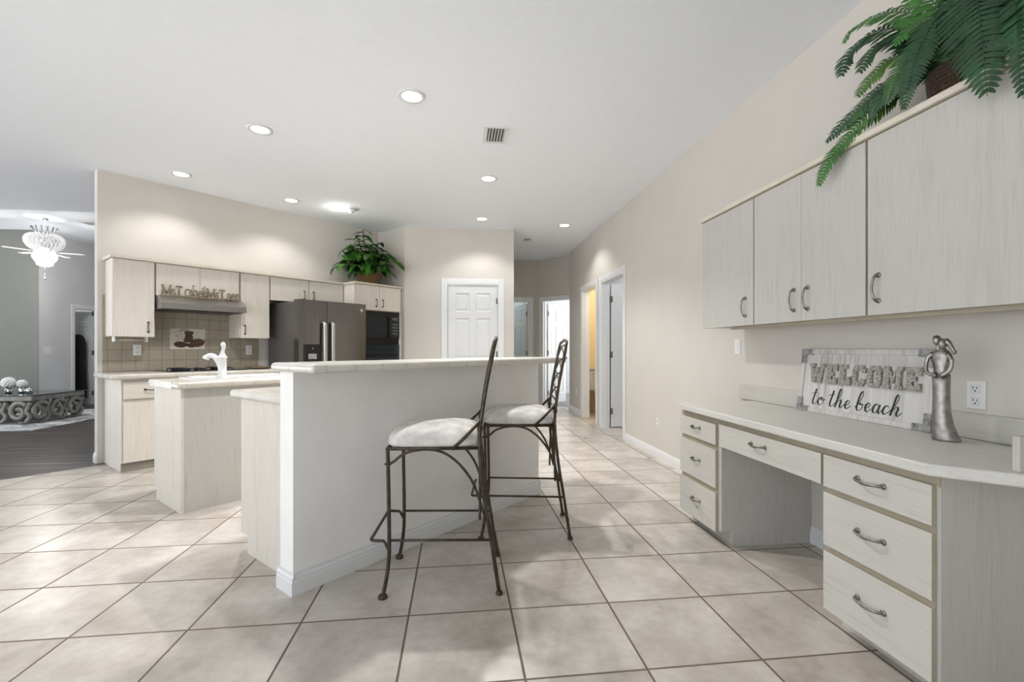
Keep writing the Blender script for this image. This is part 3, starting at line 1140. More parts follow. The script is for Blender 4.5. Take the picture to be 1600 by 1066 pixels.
dk = flat('coffee_brown_glaze', (0.06, 0.028, 0.014), 0.3, var=0.4, scale=40)
bm = nb()
prism(bm, [(0.13, 0.08), (0.235, 0.08), (0.22, 0.17), (0.235, 0.195), (0.14, 0.195), (0.15, 0.17)], -0.0042, -0.003, 'xz')
blob(bm, 0.185, 0.20, 0.05, 0.012, -0.003)
tube(bm, [(0.14 + 0.05 * math.cos(a), -0.004, 0.20 + 0.025 * math.sin(a)) for a in [i * PI / 8 for i in range(9)]], 0.004, 6)
obj('coffee_pot', bm, dk, r)
bm = nb()
blob(bm, 0.27, 0.075, 0.075, 0.05, -0.003, 0.15)
tube(bm, [(0.33 + 0.022 * math.cos(a), -0.004, 0.10 + 0.022 * math.sin(a)) for a in [i * PI / 6 - PI / 2 for i in range(7)]], 0.004, 6)
obj('cup', bm, flat('rust_brown_glaze', (0.10, 0.04, 0.018), 0.3, var=0.4, scale=40), r)
bm = nb()
blob(bm, 0.10, 0.055, 0.065, 0.035, -0.003, -0.1)
blob(bm, 0.19, 0.045, 0.05, 0.02, -0.003, -0.4)
for i in range(26):
    blob(bm, 0.04 + random.random() * 0.28, 0.10 + random.random() * 0.11, 0.006, 0.004, -0.0029, random.random() * 3, 8)
obj('coffee_beans', bm, dk, r)

# letters on the hood: ornate serif letters on a base strip
GLY = {
    'M': [[(0, 0), (.06, .98)], [(.06, .98), (.45, .1)], [(.45, .1), (.84, .98)], [(.84, .98), (.9, 0)], [(-.1, 1), (.16, 1)], [(.74, 1), (1.0, 1)], [(-.1, 0), (.12, 0)], [(.78, 0), (1.02, 0)]],
    's': [[(.4, .52), (.3, .62), (.12, .6), (.06, .48), (.2, .34), (.36, .22), (.34, .06), (.18, 0), (.02, .1)]],
    'T': [[(.3, 0), (.3, 1)], [(0, 1), (.6, 1)], [(0, 1), (0, .86)], [(.6, 1), (.6, .86)], [(.18, 0), (.42, 0)]],
    'o': [[(.32 + .3 * math.cos(a), .36 + .36 * math.sin(a)) for a in [i * PI / 8 for i in range(17)]]],
    'x': [[(0, .66), (.46, 0)], [(.46, .66), (0, 0)], [(-.05, .66), (.12, .66)], [(.34, .66), (.52, .66)], [(-.05, 0), (.12, 0)], [(.34, 0), (.52, 0)]],
    'i': [[(.1, 0), (.1, .62)], [(0, .62), (.1, .62)], [(0, 0), (.2, 0)]],
    'n': [[(.06, 0), (.06, .62)], [(.06, .5), (.24, .64), (.38, .52), (.4, 0)], [(-.04, 0), (.16, 0)], [(.3, 0), (.5, 0)]],
    'e': [[(.06, .34), (.42, .34), (.38, .56), (.22, .64), (.06, .5), (.04, .2), (.2, 0), (.42, .1)]],
    'k': [[(.05, 0), (.05, .95)], [(.4, .62), (.05, .28)], [(.15, .36), (.45, 0)], [(-.05, .95), (.06, .95)], [(-.05, 0), (.16, 0)], [(.34, 0), (.54, 0)]],
}
ADV = {'M': 1.02, 's': .50, 'T': .72, 'o': .72, 'x': .58, 'i': .26, 'n': .54, 'e': .52, 'k': .56, ' ': .22}
TXT = 'MsT oxiekMsT nee'
r = kthing('letter_sign', 'antique gold ornate letter sign standing on top of the range hood', 'letter sign', 1.585, 6.012, 1.7525)
bm = nb()
box(bm, 0, 0.78, -0.008, 0.012, 0, 0.016, 0.002, 1)
obj('base_strip', bm, 'antique', r)
sx = 0.76 / sum(ADV[c] for c in TXT)
x = 0.015
for i, ch in enumerate(TXT):
    if ch != ' ':
        bm = nb()
        sz = 0.098 if ch.isupper() else 0.105
        for stroke in GLY[ch]:
            p = [(x + a * sx, 0.002, 0.016 + b * sz) for a, b in stroke]
            tube(bm, p, 0.0075 if ch.isupper() else 0.0062, 6, flat_=1.0)
        obj('letter', bm, 'antique', r)
        if ch in 'xk':
            bm = nb()
            ball(bm, (x + 0.25 * sx, 0.002, 0.016 + 0.115), 0.009)
            tube(bm, [(x + 0.25 * sx, 0.002, 0.08), (x + 0.25 * sx, 0.002, 0.125)], 0.003, 6)
            obj('finial', bm, 'antique', r)
    x += ADV[ch] * sx

# ------------------------------------------------------------------ sink island
r = kthing('island_cabinet', 'whitewashed sink island base standing free on the tile', 'kitchen island', 1.158, 3.94)
bm = nb()
prism(bm, [(0, 0), (0, 0.895), (0.61, 0.895), (0.61, 0.10), (0.555, 0.10), (0.555, 0)], 0, 0.02, 'yz')
obj('end_panel', bm, 'wood_v', r)
bm = nb()
prism(bm, [(0.0, 0.0), (0.0, 0.895), (0.608, 0.895), (0.608, 0.10), (0.55, 0.10), (0.55, 0)], 0.0205, 1.95, 'yz')
obj('carcass', bm, 'gwood_v', r)
for i in range(3):
    x0 = 0.05 + i * 0.62
    bm = nb()
    box(bm, x0, x0 + 0.6, 0.6085, 0.625, 0.12, 0.86, 0.002, 1)
    d = obj('door', bm, 'wood_v', r)
r = kthing('island_worktop', 'cream tiled worktop of the sink island around a white sink', 'worktop', 1.125, 3.895)
bm = nb()
zt0, zt1 = 0.8955, 0.945
sx0, sx1, sy0, sy1 = 0.19, 0.97, 0.16, 0.62
Wx, Wy = 2.03, 0.70
# slab with sink cut-out: four strips with rounded outer edges
box(bm, 0, Wx, 0, sy0, zt0, zt1, 0.016, 3)
box(bm, 0, Wx, sy1, Wy, zt0, zt1, 0.016, 3)
box(bm, 0, sx0, sy0 - 0.03, sy1 + 0.03, zt0, zt1, 0.0)
box(bm, sx1, Wx, sy0 - 0.03, sy1 + 0.03, zt0, zt1, 0.0)
obj('slab', bm, 'counter', r)
r = kthing('kitchen_sink', 'white drop-in sink with raised rim in the island worktop', 'sink', 1.125, 3.895)
bm = nb()


def rrect(x0, x1, y0, y1, rad, z, n=5):
    out = []
    for cx, cy, a0_ in ((x1 - rad, y1 - rad, 0), (x0 + rad, y1 - rad, PI / 2), (x0 + rad, y0 + rad, PI), (x1 - rad, y0 + rad, 3 * PI / 2)):
        for k in range(n + 1):
            a = a0_ + k * PI / 2 / n
            out.append((cx + rad * math.cos(a), cy + rad * math.sin(a), z))
    return out


loops = [rrect(sx0 - 0.012, sx1 + 0.012, sy0 - 0.012, sy1 + 0.012, 0.05, zt1 + 0.0005), rrect(sx0 - 0.010, sx1 + 0.010, sy0 - 0.010, sy1 + 0.010, 0.05, zt1 + 0.012),
         rrect(sx0 + 0.03, sx1 - 0.03, sy0 + 0.10, sy1 - 0.03, 0.05, zt1 + 0.012), rrect(sx0 + 0.045, sx1 - 0.045, sy0 + 0.115, sy1 - 0.045, 0.05, zt1 - 0.02),
         rrect(sx0 + 0.06, sx1 - 0.06, sy0 + 0.13, sy1 - 0.06, 0.06, zt1 - 0.045)]
V = [[bm.verts.new(p) for p in L] for L in loops]
for A, B in zip(V, V[1:]):
    for k in range(len(A)):
        f = bm.faces.new((A[k], A[(k + 1) % len(A)], B[(k + 1) % len(A)], B[k]))
bm.faces.new(V[-1])
bmesh.ops.recalc_face_normals(bm, faces=bm.faces[:])
obj('basin', bm, 'porcelain', r)
# faucet
r = kthing('kitchen_faucet', 'white single-handle faucet on the island sink', 'faucet', 1.485, 4.10, zt1 + 0.012)
bm = nb()
lathe(bm, [(0.040, 0.0), (0.040, 0.012), (0.031, 0.018), (0.030, 0.15), (0.034, 0.155), (0.034, 0.165), (0.024, 0.178), (0.0, 0.18)], 20, caps=False)
obj('body', bm, 'porcelain', r)
bm = nb()
pth = smooth_path([(0.0, 0.01, 0.07), (-0.014, 0.026, 0.12), (-0.032, 0.045, 0.16), (-0.058, 0.068, 0.175), (-0.078, 0.085, 0.165), (-0.085, 0.091, 0.148)], 5)
tube(bm, pth, [0.024 - 0.004 * min(1, i / 12) + (0.006 if i > 20 else 0) for i in range(len(pth))], 12)
sp_ = obj('spout', bm, 'porcelain', r)
bm = nb()
tube(bm, [(-0.085, 0.091, 0.148), (-0.086, 0.092, 0.143)], 0.02, 12)
obj('aerator', bm, 'dark', sp_)
bm = nb()
tube(bm, smooth_path([(0, 0, 0.175), (0.002, 0.0, 0.205), (0.008, -0.004, 0.235), (0.004, -0.002, 0.262), (-0.004, 0.004, 0.275)], 4), [0.024, 0.022, 0.019, 0.016, 0.014, 0.013, 0.013, 0.013, 0.014, 0.015, 0.016, 0.017, 0.018, 0.018, 0.017, 0.015, 0.008], 12)
obj('lever', bm, 'porcelain', r)

# ------------------------------------------------------------------ bar: lower cabinet behind, bar top
r = kthing('base_cabinet', 'whitewashed base cabinet on the kitchen side of the bar wall', 'cabinet', 1.177, 2.3505)
bm = nb()
prism(bm, [(0, 0), (0, 0.898), (0.62, 0.898), (0.62, 0.105), (0.535, 0.105), (0.535, 0)], 0, 0.02, 'yz')
obj('end_panel', bm, 'wood_v', r)
bm = nb()
prism(bm, [(0, 0), (0, 0.898), (0.60, 0.898), (0.60, 0.105), (0.53, 0.105), (0.53, 0)], 0.0205, 1.95, 'yz')
obj('carcass', bm, 'wood_v', r)
for i in range(3):
    x0 = 0.05 + i * 0.62
    bm = nb()
    box(bm, x0, x0 + 0.6, 0.6005, 0.618, 0.12, 0.86, 0.002, 1)
    obj('door', bm, 'wood_v', r)
r = kthing('bar_worktop', 'cream tiled lower worktop on the kitchen side of the bar wall', 'worktop', 1.128, 2.3505)
bm = nb()
box(bm, 0, 2.03, 0, 0.665, 0.8985, 0.946, 0.016, 3)
obj('slab', bm, 'counter', r)
r = kthing('breakfast_bar', 'raised cream tiled breakfast bar top above the two stools', 'bar top', 1.07, 1.965)
bm = nb()
box(bm, 0, 2.12, 0, 0.405, 1.0755, 1.119, 0.017, 3)
obj('slab', bm, 'bar_counter', r)


# ------------------------------------------------------------------ bar stools: local -x is front (toward the bar), y across
def make_stool(label):
    r = thing('bar_stool', label, 'bar stool', (0, 0, 0), 0, 'wrought iron bar stools')
    R1, R2 = 0.0095, 0.0065
    for s in (-1, 1):
        y = s * 0.205
        bm = nb()
        p = smooth_path([(-0.272, y, 0.712), (-0.268, y, 0.55), (-0.264, y, 0.30), (-0.266, y, 0.18), (-0.278, y * 1.03, 0.08), (-0.292, y * 1.05, 0.012)], 6)
        tube(bm, p, R1, 8)
        lathe(bm, [(0.0, 0.0), (0.021, 0.0), (0.023, 0.008), (0.017, 0.018), (0.0, 0.022)], 12, (-0.292, y * 1.05, 0.0), caps=False)
        tube(bm, [(-0.270 + 0.013 * math.cos(2 * PI * k / 12), y + 0.013 * math.sin(2 * PI * k / 12), 0.635) for k in range(12)], 0.005, 6, closed=True)
        obj('leg', bm, 'iron', r)
        bm = nb()
        p = smooth_path([(0.262, y * 1.02, 0.010), (0.243, y * 1.01, 0.13), (0.222, y, 0.27), (0.188, y, 0.48), (0.168, y, 0.68), (0.170, y, 0.80), (0.195, y, 0.98), (0.226, y, 1.14), (0.238, y * 0.93, 1.20), (0.246, y * 0.8, 1.232)], 5)
        tube(bm, p, R1, 8)
        lathe(bm, [(0.0, 0.0), (0.016, 0.0), (0.018, 0.007), (0.012, 0.018), (0.0, 0.02)], 12, (0.262, y * 1.02, 0.0), caps=False)
        ball(bm, (0.245, y * 1.01, 0.12), 0.012)
        ball(bm, (0.169, y, 0.80), 0.014, 1, 1, 1.6)
        obj('leg', bm, 'iron', r)
        bm = nb()
        tube(bm, smooth_path([(-0.270, y, 0.638), (-0.245, y, 0.645), (-0.19, y, 0.685), (-0.10, y, 0.703), (-0.01, y, 0.688), (0.07, y, 0.63), (0.135, y, 0.54), (0.175, y, 0.43), (0.196, y, 0.36)], 5), R2, 8)
        obj('arch_brace', bm, 'iron', r)
        bm = nb()
        tube(bm, [(0.036, s * 0.222, 0.705), (0.10, s * 0.219, 0.765), (0.168, s * 0.207, 0.835)], 0.0085, 8)
        obj('arm_brace', bm, 'iron', r)
        bm = nb()
        tube(bm, [(-0.264, y, 0.270), (0.222, y, 0.262)], R2, 8)
        obj('stretcher', bm, 'iron', r)
    bm = nb()
    fr = [(-0.272, -0.205), (0.168, -0.205), (0.168, 0.205), (-0.272, 0.205)]
    for a, b in zip(fr, fr[1:] + fr[:1]):
        tube(bm, [(a[0], a[1], 0.708), (b[0], b[1], 0.708)], 0.009, 8)
    for s in (-1, 1):
        tube(bm, smooth_path([(0.168, s * 0.20, 0.36), (0.168, s * 0.16, 0.52), (0.168, s * 0.06, 0.66), (0.168, 0, 0.70)], 5), R2, 8)
    obj('seat_frame', bm, 'iron', r)
    bm = nb()
    y = 0.205
    pts = [(-0.266, -y, 0.225), (-0.278, -y, 0.25), (-0.29, -y, 0.268), (-0.345, -y, 0.272), (-0.352, -y + 0.012, 0.272),
           (-0.352, y - 0.012, 0.272), (-0.345, y, 0.272), (-0.29, y, 0.268), (-0.278, y, 0.25), (-0.266, y, 0.225)]
    tube(bm, pts, 0.0075, 8)
    obj('foot_rest', bm, 'iron', r)
    # back: top rail and crossed lattice
    bm = nb()
    tube(bm, smooth_path([(0.246, -0.165, 1.23), (0.25, -0.09, 1.236), (0.251, 0, 1.245), (0.25, 0.09, 1.236), (0.246, 0.165, 1.23)], 5), R1, 8)
    obj('top_rail', bm, 'iron', r)
    bm = nb()

    def bx(z):
        return 0.170 + (z - 0.80) * 0.172
    tube(bm, [(bx(0.86), -0.2, 0.86), (bx(0.86), 0.2, 0.86)], R2, 8)
    for k in range(4):
        za, zb = 0.86 + k * 0.09, 0.95 + k * 0.09
        for s in (-1, 1):
            tube(bm, smooth_path([(bx(za), s * -0.2, za), (bx(za) + 0.006, 0, (za + zb) / 2 + 0.02), (bx(zb), s * 0.2, zb)], 5), 0.0052, 6)
    obj('back_lattice', bm, 'iron', r)
    # domed cushion
    bm = nb()
    n, rings = 36, []
    for kz, (f, z) in enumerate([(0.98, 0.717), (1.01, 0.728), (1.0, 0.748), (0.955, 0.768), (0.86, 0.786), (0.70, 0.799), (0.48, 0.808), (0.22, 0.812)]):
        ring = []
        for k in range(n):
            a = 2 * PI * k / n
            c, s_ = math.cos(a), math.sin(a)
            e = 0.38
            x = abs(c) ** e * (1 if c > 0 else -1) * 0.232 * f - 0.052
            y = abs(s_) ** e * (1 if s_ > 0 else -1) * 0.218 * f
            ring.append(bm.verts.new((min(x, 0.156), y, z)))
        rings.append(ring)
    for A, B in zip(rings, rings[1:]):
        for k in range(n):
            bm.faces.new((A[k], A[(k + 1) % n], B[(k + 1) % n], B[k])).smooth = True
    bm.faces.new(rings[0][::-1])
    bm.faces.new(rings[-1]).smooth = True
    obj('seat_cushion', bm, 'velvet', r)
    return r


s1 = make_stool('wrought iron bar stool with cream seat, nearest the camera')
s2 = copy_tree(s1)
s2['label'] = 'wrought iron bar stool farther along the bar, behind the first stool'
s1.location = (-0.047, 2.478, 0)
s1.rotation_euler = (0, 0, math.radians(-3.5))
s2.location = (0.462, 3.09, 0)
s2.rotation_euler = (0, 0, math.radians(-6.5))

# ------------------------------------------------------------------ welcome sign
tilt = math.atan2(0.042, 0.37)
SW, SH = 0.812, 0.375
r = thing('welcome_sign', 'white board sign reading WELCOME to the beach leaning on the wall', 'sign', (2.088, 2.667, DZ + 0.0005), rot=(-tilt, 0, -PI / 2 + 0.01))
bm = nb()
box(bm, 0.006, SW - 0.006, 0.004, 0.020, 0.006, SH - 0.006)
obj('board', bm, 'boards', r)
bm = nb()
fwid = 0.028
for x0, x1, z0, z1 in ((0, SW, 0, fwid), (0, SW, SH - fwid, SH), (0, fwid, fwid, SH - fwid), (SW - fwid, SW, fwid, SH - fwid)):
    box(bm, x0, x1, -0.004, 0.022, z0, z1, 0.002, 1)
obj('frame', bm, 'boards', r)
for cx, cz in ((0, 0), (1, 0), (0, 1), (1, 1)):
    bm = nb()
    L, wc = 0.085, 0.034
    x0, x1 = (-0.002, L) if cx == 0 else (SW - L, SW + 0.002)
    xa, xb = (-0.002, wc) if cx == 0 else (SW - wc, SW + 0.002)
    z0, z1 = (0.0, wc) if cz == 0 else (SH - wc, SH + 0.002)
    za, zb = (wc, L) if cz == 0 else (SH - L, SH - wc)
    box(bm, x0, x1, -0.0065, 0.023, z0, z1)
    box(bm, xa, xb, -0.0065, 0.023, za, zb)
    for px_, pz_ in ((x0 + 0.012 if cx else x1 - 0.012, (z0 + z1) / 2), ((xa + xb) / 2, za + 0.012 if cz else zb - 0.012)):
        ball(bm, (px_, -0.0065, pz_), 0.004, u=8, v=6)
    obj('corner_bracket', bm, 'galv', r)
SL = {
    'W': (1.12, [[(0, 1), (0, .82), (.06, .82), (.2, 0), (.42, 0), (.5, .38), (.58, 0), (.8, 0), (.94, .82), (1, .82), (1, 1), (.66, 1), (.66, .82), (.73, .82), (.68, .42), (.6, .8), (.4, .8), (.32, .42), (.27, .82), (.34, .82), (.34, 1)]]),
    'E': (.80, [[(0, 0), (.8, 0), (.8, .34), (.62, .34), (.62, .22), (.4, .22), (.4, .4), (.56, .4), (.56, .62), (.4, .62), (.4, .78), (.62, .78), (.62, .66), (.8, .66), (.8, 1), (0, 1), (0, .8), (.1, .8), (.1, .2), (0, .2)]]),
    'L': (.80, [[(0, 0), (.8, 0), (.8, .42), (.6, .42), (.6, .22), (.4, .22), (.4, .8), (.52, .8), (.52, 1), (0, 1), (0, .8), (.1, .8), (.1, .2), (0, .2)]]),
    'C': (.80, [[(.18, 0), (.62, 0), (.8, .18), (.8, .36), (.54, .36), (.54, .26), (.46, .2), (.34, .2), (.28, .28), (.28, .72), (.34, .8), (.46, .8), (.54, .74), (.54, .64), (.8, .64), (.8, .82), (.62, 1), (.18, 1), (0, .82), (0, .18)]]),
    'O': (.82, [[(.4, 0), (.18, 0), (0, .18), (0, .82), (.18, 1), (.4, 1), (.4, .8), (.34, .8), (.28, .72), (.28, .28), (.34, .2), (.4, .2)], [(.4, 0), (.62, 0), (.8, .18), (.8, .82), (.62, 1), (.4, 1), (.4, .8), (.46, .8), (.52, .72), (.52, .28), (.46, .2), (.4, .2)]]),
    'M': (1.0, [[(0, 0), (.38, 0), (.38, .18), (.32, .18), (.32, .6), (.5, .25), (.68, .6), (.68, .18), (.62, .18), (.62, 0), (1, 0), (1, .18), (.92, .18), (.92, .82), (1, .82), (1, 1), (.72, 1), (.5, .55), (.28, 1), (0, 1), (0, .82), (.08, .82), (.08, .18), (0, .18)]]),
}
x = 0.0
lh = 0.113
word = 'WELCOME'
tot = sum(SL[c][0] for c in word) + 0.10 * 6
scl = 0.675 / tot
x = 0.078
for ch in word:
    adv, polys = SL[ch]
    bm = nb()
    for P_ in polys:
        k = scl * (1.12 if ch == 'W' else 1.0)
        prism(bm, [(x + a * k, 0.178 + b * lh) for a, b in P_], -0.010, 0.004, 'xz')
    obj('letter', bm, flat('stamped_tin_letters', (0.33, 0.32, 0.285), 0.5, 0.35, 0.6, 90) if ch == 'W' else bpy.data.materials['stamped_tin_letters'], r)
    x += (adv + 0.10) * scl
CUR = {
    't': (.75, [[(.42, 1.95), (.3, 1.2), (.18, .45), (.26, .04), (.5, .08), (.78, .42)], [(-.12, 1.32), (.2, 1.42), (.6, 1.5)]]),
    'o': (1.05, [[(.62, .96), (.3, .86), (.14, .45), (.3, .04), (.62, .08), (.84, .5), (.72, .9), (.5, .84), (.62, .62), (1.05, .74)]]),
    'h': (1.15, [[(-.05, .35), (.35, 1.0), (.62, 1.75), (.56, 2.2), (.38, 2.0), (.26, 1.0), (.12, 0)], [(.14, .15), (.4, .8), (.66, .95), (.74, .7), (.66, .25), (.8, .02), (1.15, .42)]]),
    'e': (.80, [[(0, .42), (.4, .5), (.6, .8), (.44, 1.0), (.2, .75), (.16, .3), (.38, .02), (.80, .42)]]),
    'b': (.98, [[(0, .35), (.4, 1.0), (.66, 1.75), (.58, 2.2), (.38, 1.9), (.24, 1.0), (.2, .3), (.38, .02), (.68, .2), (.78, .6), (.6, .88), (.46, .7), (.98, .74)]]),
    'a': (1.05, [[(.74, .82), (.45, 1.0), (.18, .62), (.2, .12), (.45, .06), (.7, .5), (.8, .95)], [(.8, .95), (.7, .3), (.82, .02), (1.05, .42)]]),
    'c': (.78, [[(.62, .78), (.5, .98), (.24, .8), (.12, .38), (.3, .02), (.78, .42)]]),
}
x = 0.0
line = 'to the beach'
tw = sum(CUR[c][0] if c != ' ' else .5 for c in line)
scl = 0.565 / tw
hh = 0.047
x = 0.10
for ch in line:
    if ch == ' ':
        x += .5 * scl
        continue
    adv, strokes = CUR[ch]
    bm = nb()
    for S_ in strokes:
        p = smooth_path([(x + (a + b * .10) * scl, 0.0028, 0.050 + b * hh) for a, b in S_], 6)
        rs = []
        for i in range(len(p)):
            dz = (p[min(i + 1, len(p) - 1)] - p[max(i - 1, 0)])
            down = max(0, -dz.z / (dz.length + 1e-9))
            rs.append(0.0019 + 0.0032 * down)
        tube(bm, p, rs, 6, up=(0, 1, 0), flat_=0.5)
    obj('letter', bm, 'ink', r)
    x += adv * scl

# ------------------------------------------------------------------ figurine
r = fig_ = thing('couple_figurine', 'tall hammered silver figurine of an embracing couple on the desk', 'figurine', (1.985, 1.712, DZ), -PI / 2 + 0.25)
bm = nb()


def ell(z, rx, ry, cx=0, cy=0, n=24, wob=0.0):
    return [(cx + rx * math.cos(2 * PI * k / n) * (1 + wob * math.sin(6 * PI * k / n)), cy + ry * math.sin(2 * PI * k / n), z) for k in range(n)]


def loft(bm, loops):
    V = [[bm.verts.new(p) for p in L] for L in loops]
    for A, B in zip(V, V[1:]):
        for k in range(len(A)):
            bm.faces.new((A[k], A[(k + 1) % len(A)], B[(k + 1) % len(A)], B[k])).smooth = True
    bm.faces.new(V[0][::-1])
    bm.faces.new(V[-1])


loft(bm, [ell(0.0, 0.058, 0.042, 0.018, 0, wob=.05), ell(0.008, 0.060, 0.044, 0.018, 0, wob=.05), ell(0.03, 0.052, 0.040, 0.012, 0, wob=.05), ell(0.07, 0.043, 0.036, 0.004, 0, wob=.04), ell(0.12, 0.037, 0.033, 0, 0, wob=.03),
          ell(0.18, 0.035, 0.032), ell(0.23, 0.036, 0.032), ell(0.27, 0.037, 0.032)])
obj('gown', bm, 'silver', r)
bm = nb()
loft(bm, [ell(0.262, 0.036, 0.031), ell(0.285, 0.031, 0.029), ell(0.305, 0.034, 0.030), ell(0.328, 0.040, 0.031), ell(0.345, 0.045, 0.030), ell(0.358, 0.043, 0.027), ell(0.367, 0.030, 0.022, 0.002), ell(0.376, 0.016, 0.015, 0.004), ell(0.388, 0.012, 0.012, 0.006)])
obj('torso', bm, 'silver', r)
for s, hx in ((-1, -0.012), (1, 0.020)):
    bm = nb()
    if s < 0:
        tube(bm, smooth_path([(-0.030, -0.012, 0.356), (-0.050, -0.016, 0.338), (-0.055, -0.022, 0.305), (-0.044, -0.032, 0.277), (-0.012, -0.040, 0.268), (-0.002, -0.040, 0.264)], 5), [0.0105] * 6 + [0.009] * 10 + [0.008] * 10, 10)
    else:
        tube(bm, smooth_path([(0.032, -0.010, 0.354), (0.052, -0.018, 0.328), (0.050, -0.028, 0.292), (0.030, -0.038, 0.272), (0.020, -0.040, 0.266)], 5), [0.0105] * 6 + [0.009] * 8 + [0.008] * 7, 10)
    obj('arm', bm, 'silver', r)
bm = nb()
ball(bm, (0.010, -0.012, 0.396), 0.021, 0.85, 1, 1.15)
tube(bm, smooth_path([(0.018, -0.002, 0.408), (0.034, -0.004, 0.398), (0.048, -0.008, 0.380), (0.058, -0.010, 0.366), (0.066, -0.012, 0.360)], 4), [0.014, 0.014, 0.014, 0.013, 0.012, 0.011, 0.010, 0.009, 0.009, 0.008, 0.008, 0.007, 0.007, 0.008, 0.010, 0.009, 0.004], 10)
obj('head', bm, 'silver', r)
bm = nb()
ball(bm, (-0.016, -0.006, 0.412), 0.019, 0.9, 1, 1.1)
ball(bm, (-0.022, 0.004, 0.420), 0.016, 1.1, 1, 0.8)
tube(bm, [(-0.014, 0.0, 0.40), (-0.018, 0.012, 0.37), (-0.020, 0.02, 0.34)], [0.010, 0.014, 0.018], 10)
obj('head', bm, 'silver', r)


fig_.scale = (0.80, 0.85, 1.0)

# ------------------------------------------------------------------ plants
def leaf_strip(bm, base, d, up, L, W, droop, mi=0, n=6, fold=0.25):
    d, up = Vector(d).normalized(), Vector(up)
    side = d.cross(up)
    side = side.normalized() if side.length > 1e-4 else Vector((1, 0, 0))
    nrm = side.cross(d).normalized()
    p = Vector(base)
    rows = []
    for i in range(n + 1):
        t = i / n
        wv = W * (math.sin(PI * min(1, t * 0.92 + 0.06)) ** 0.75) * (1 - 0.35 * t)
        if i == n:
            wv = 0.0006
        c = bm.verts.new(p)
        l_ = bm.verts.new(p + side * wv + nrm * wv * fold)
        r_ = bm.verts.new(p - side * wv + nrm * wv * fold)
        rows.append((l_, c, r_))
        d = (d + Vector((0, 0, -droop / n))).normalized()
        nrm = side.cross(d).normalized()
        p = p + d * (L / n)
    for a, b in zip(rows, rows[1:]):
        for k in (0, 1):
            f = bm.faces.new((a[k], a[k + 1], b[k + 1], b[k]))
            f.smooth = True
            f.material_index = mi


# leafy plant in a wicker basket on the oven cabinet
PC = Vector(st(4.16, 6.02, 2.126))
r = thing('potted_plant', 'broad-leaved green plant in a golden wicker basket on the oven cabinet', 'plant', PC, A45)
bm = nb()
lathe(bm, [(0.0, 0.001), (0.15, 0.001), (0.165, 0.02), (0.185, 0.20), (0.195, 0.215), (0.185, 0.225), (0.165, 0.215), (0.16, 0.19), (0.0, 0.19)], 28, caps=False)
obj('basket', bm, 'wicker', r)
bm = nb()
rnd = random.Random(11)
fol = nb()


def on_path(P, t):
    k = min(len(P) - 1, int(t * (len(P) - 1)))
    return P[k]


for i in range(46):
    a = rnd.uniform(0, 2 * PI)
    el = rnd.uniform(-0.05, 1.25)
    Ls = rnd.uniform(0.18, 0.44)
    dx, dy, dz = math.cos(a) * math.cos(el), math.sin(a) * math.cos(el), math.sin(el)
    if dy > 0:
        dy *= 0.25
    if dx > 0:
        dx *= 0.55
    b = Vector((0.06 * math.cos(a), 0.06 * math.sin(a), 0.19))
    e = b + Vector((dx, dy, dz)) * Ls
    P = smooth_path([b, (b + e) / 2 + Vector((0, 0, 0.07)), e], 5)
    tube(bm, P, 0.005, 5)
    for j in range(4):
        aa = a + rnd.uniform(-1.5, 1.5)
        q = on_path(P, 0.3 + 0.23 * j + 0.01)
        dd = Vector((math.cos(aa), math.sin(aa) * (0.2 if math.sin(aa) > 0 else 1), rnd.uniform(-0.35, 0.45)))
        Lf = rnd.uniform(0.20, 0.34)
        if math.cos(aa) > 0 and q.x > 0.10:
            Lf *= 0.6
        leaf_strip(fol, q, dd, (0, 0, 1), Lf, rnd.uniform(0.050, 0.074), rnd.uniform(0.6, 1.7), 0 if rnd.random() < 0.6 else 1)
# taller leafy shoots
for bx_, top_ in ((-0.13, 0.80), (0.14, 0.66), (-0.30, 0.50), (0.02, 0.62), (-0.20, 0.64)):
    P = smooth_path([(0, 0, 0.19), (bx_ * 0.5, -0.01, 0.19 + (top_ - 0.19) * 0.55), (bx_, -0.04, top_)], 8)
    tube(bm, P, 0.007, 6)
    for j in range(14):
        aa = j * 2.4 + bx_ * 9
        q = on_path(P, 0.40 + 0.60 * j / 13)
        up_ = 0.25 if q.z < 0.7 else -0.05
        leaf_strip(fol, q, (math.cos(aa), math.sin(aa) * (0.3 if math.sin(aa) > 0 else 1), up_), (0, 0, 1), rnd.uniform(0.17, 0.25) * (0.8 if math.cos(aa) > 0 and bx_ > 0 else 1), rnd.uniform(0.042, 0.058), rnd.uniform(0.6, 1.3), 0 if rnd.random() < 0.7 else 1)
for v in fol.verts:
    v.co.y = min(v.co.y, 0.325)
    v.co.x = min(v.co.x, 0.395)
    v.co.z = min(v.co.z, 0.905)
obj('stem', bm, 'stem', r)
obj('foliage', fol, ['leaf', 'leaf2'], r)

# Boston fern in a dark wicker basket on the right wall cabinets (world-space fronds)
FC = Vector((2.0, 1.62, Z1 + 0.0285))
r = thing('hanging_fern', 'green fern in a dark wicker basket on the near wall cabinets', 'plant', FC, 0)
bm = nb()
lathe(bm, [(0.0, 0.001), (0.105, 0.001), (0.12, 0.03), (0.13, 0.13), (0.125, 0.145), (0.108, 0.14), (0.10, 0.12), (0.0, 0.12)], 28, caps=False)
obj('basket', bm, 'wicker_dark', r)


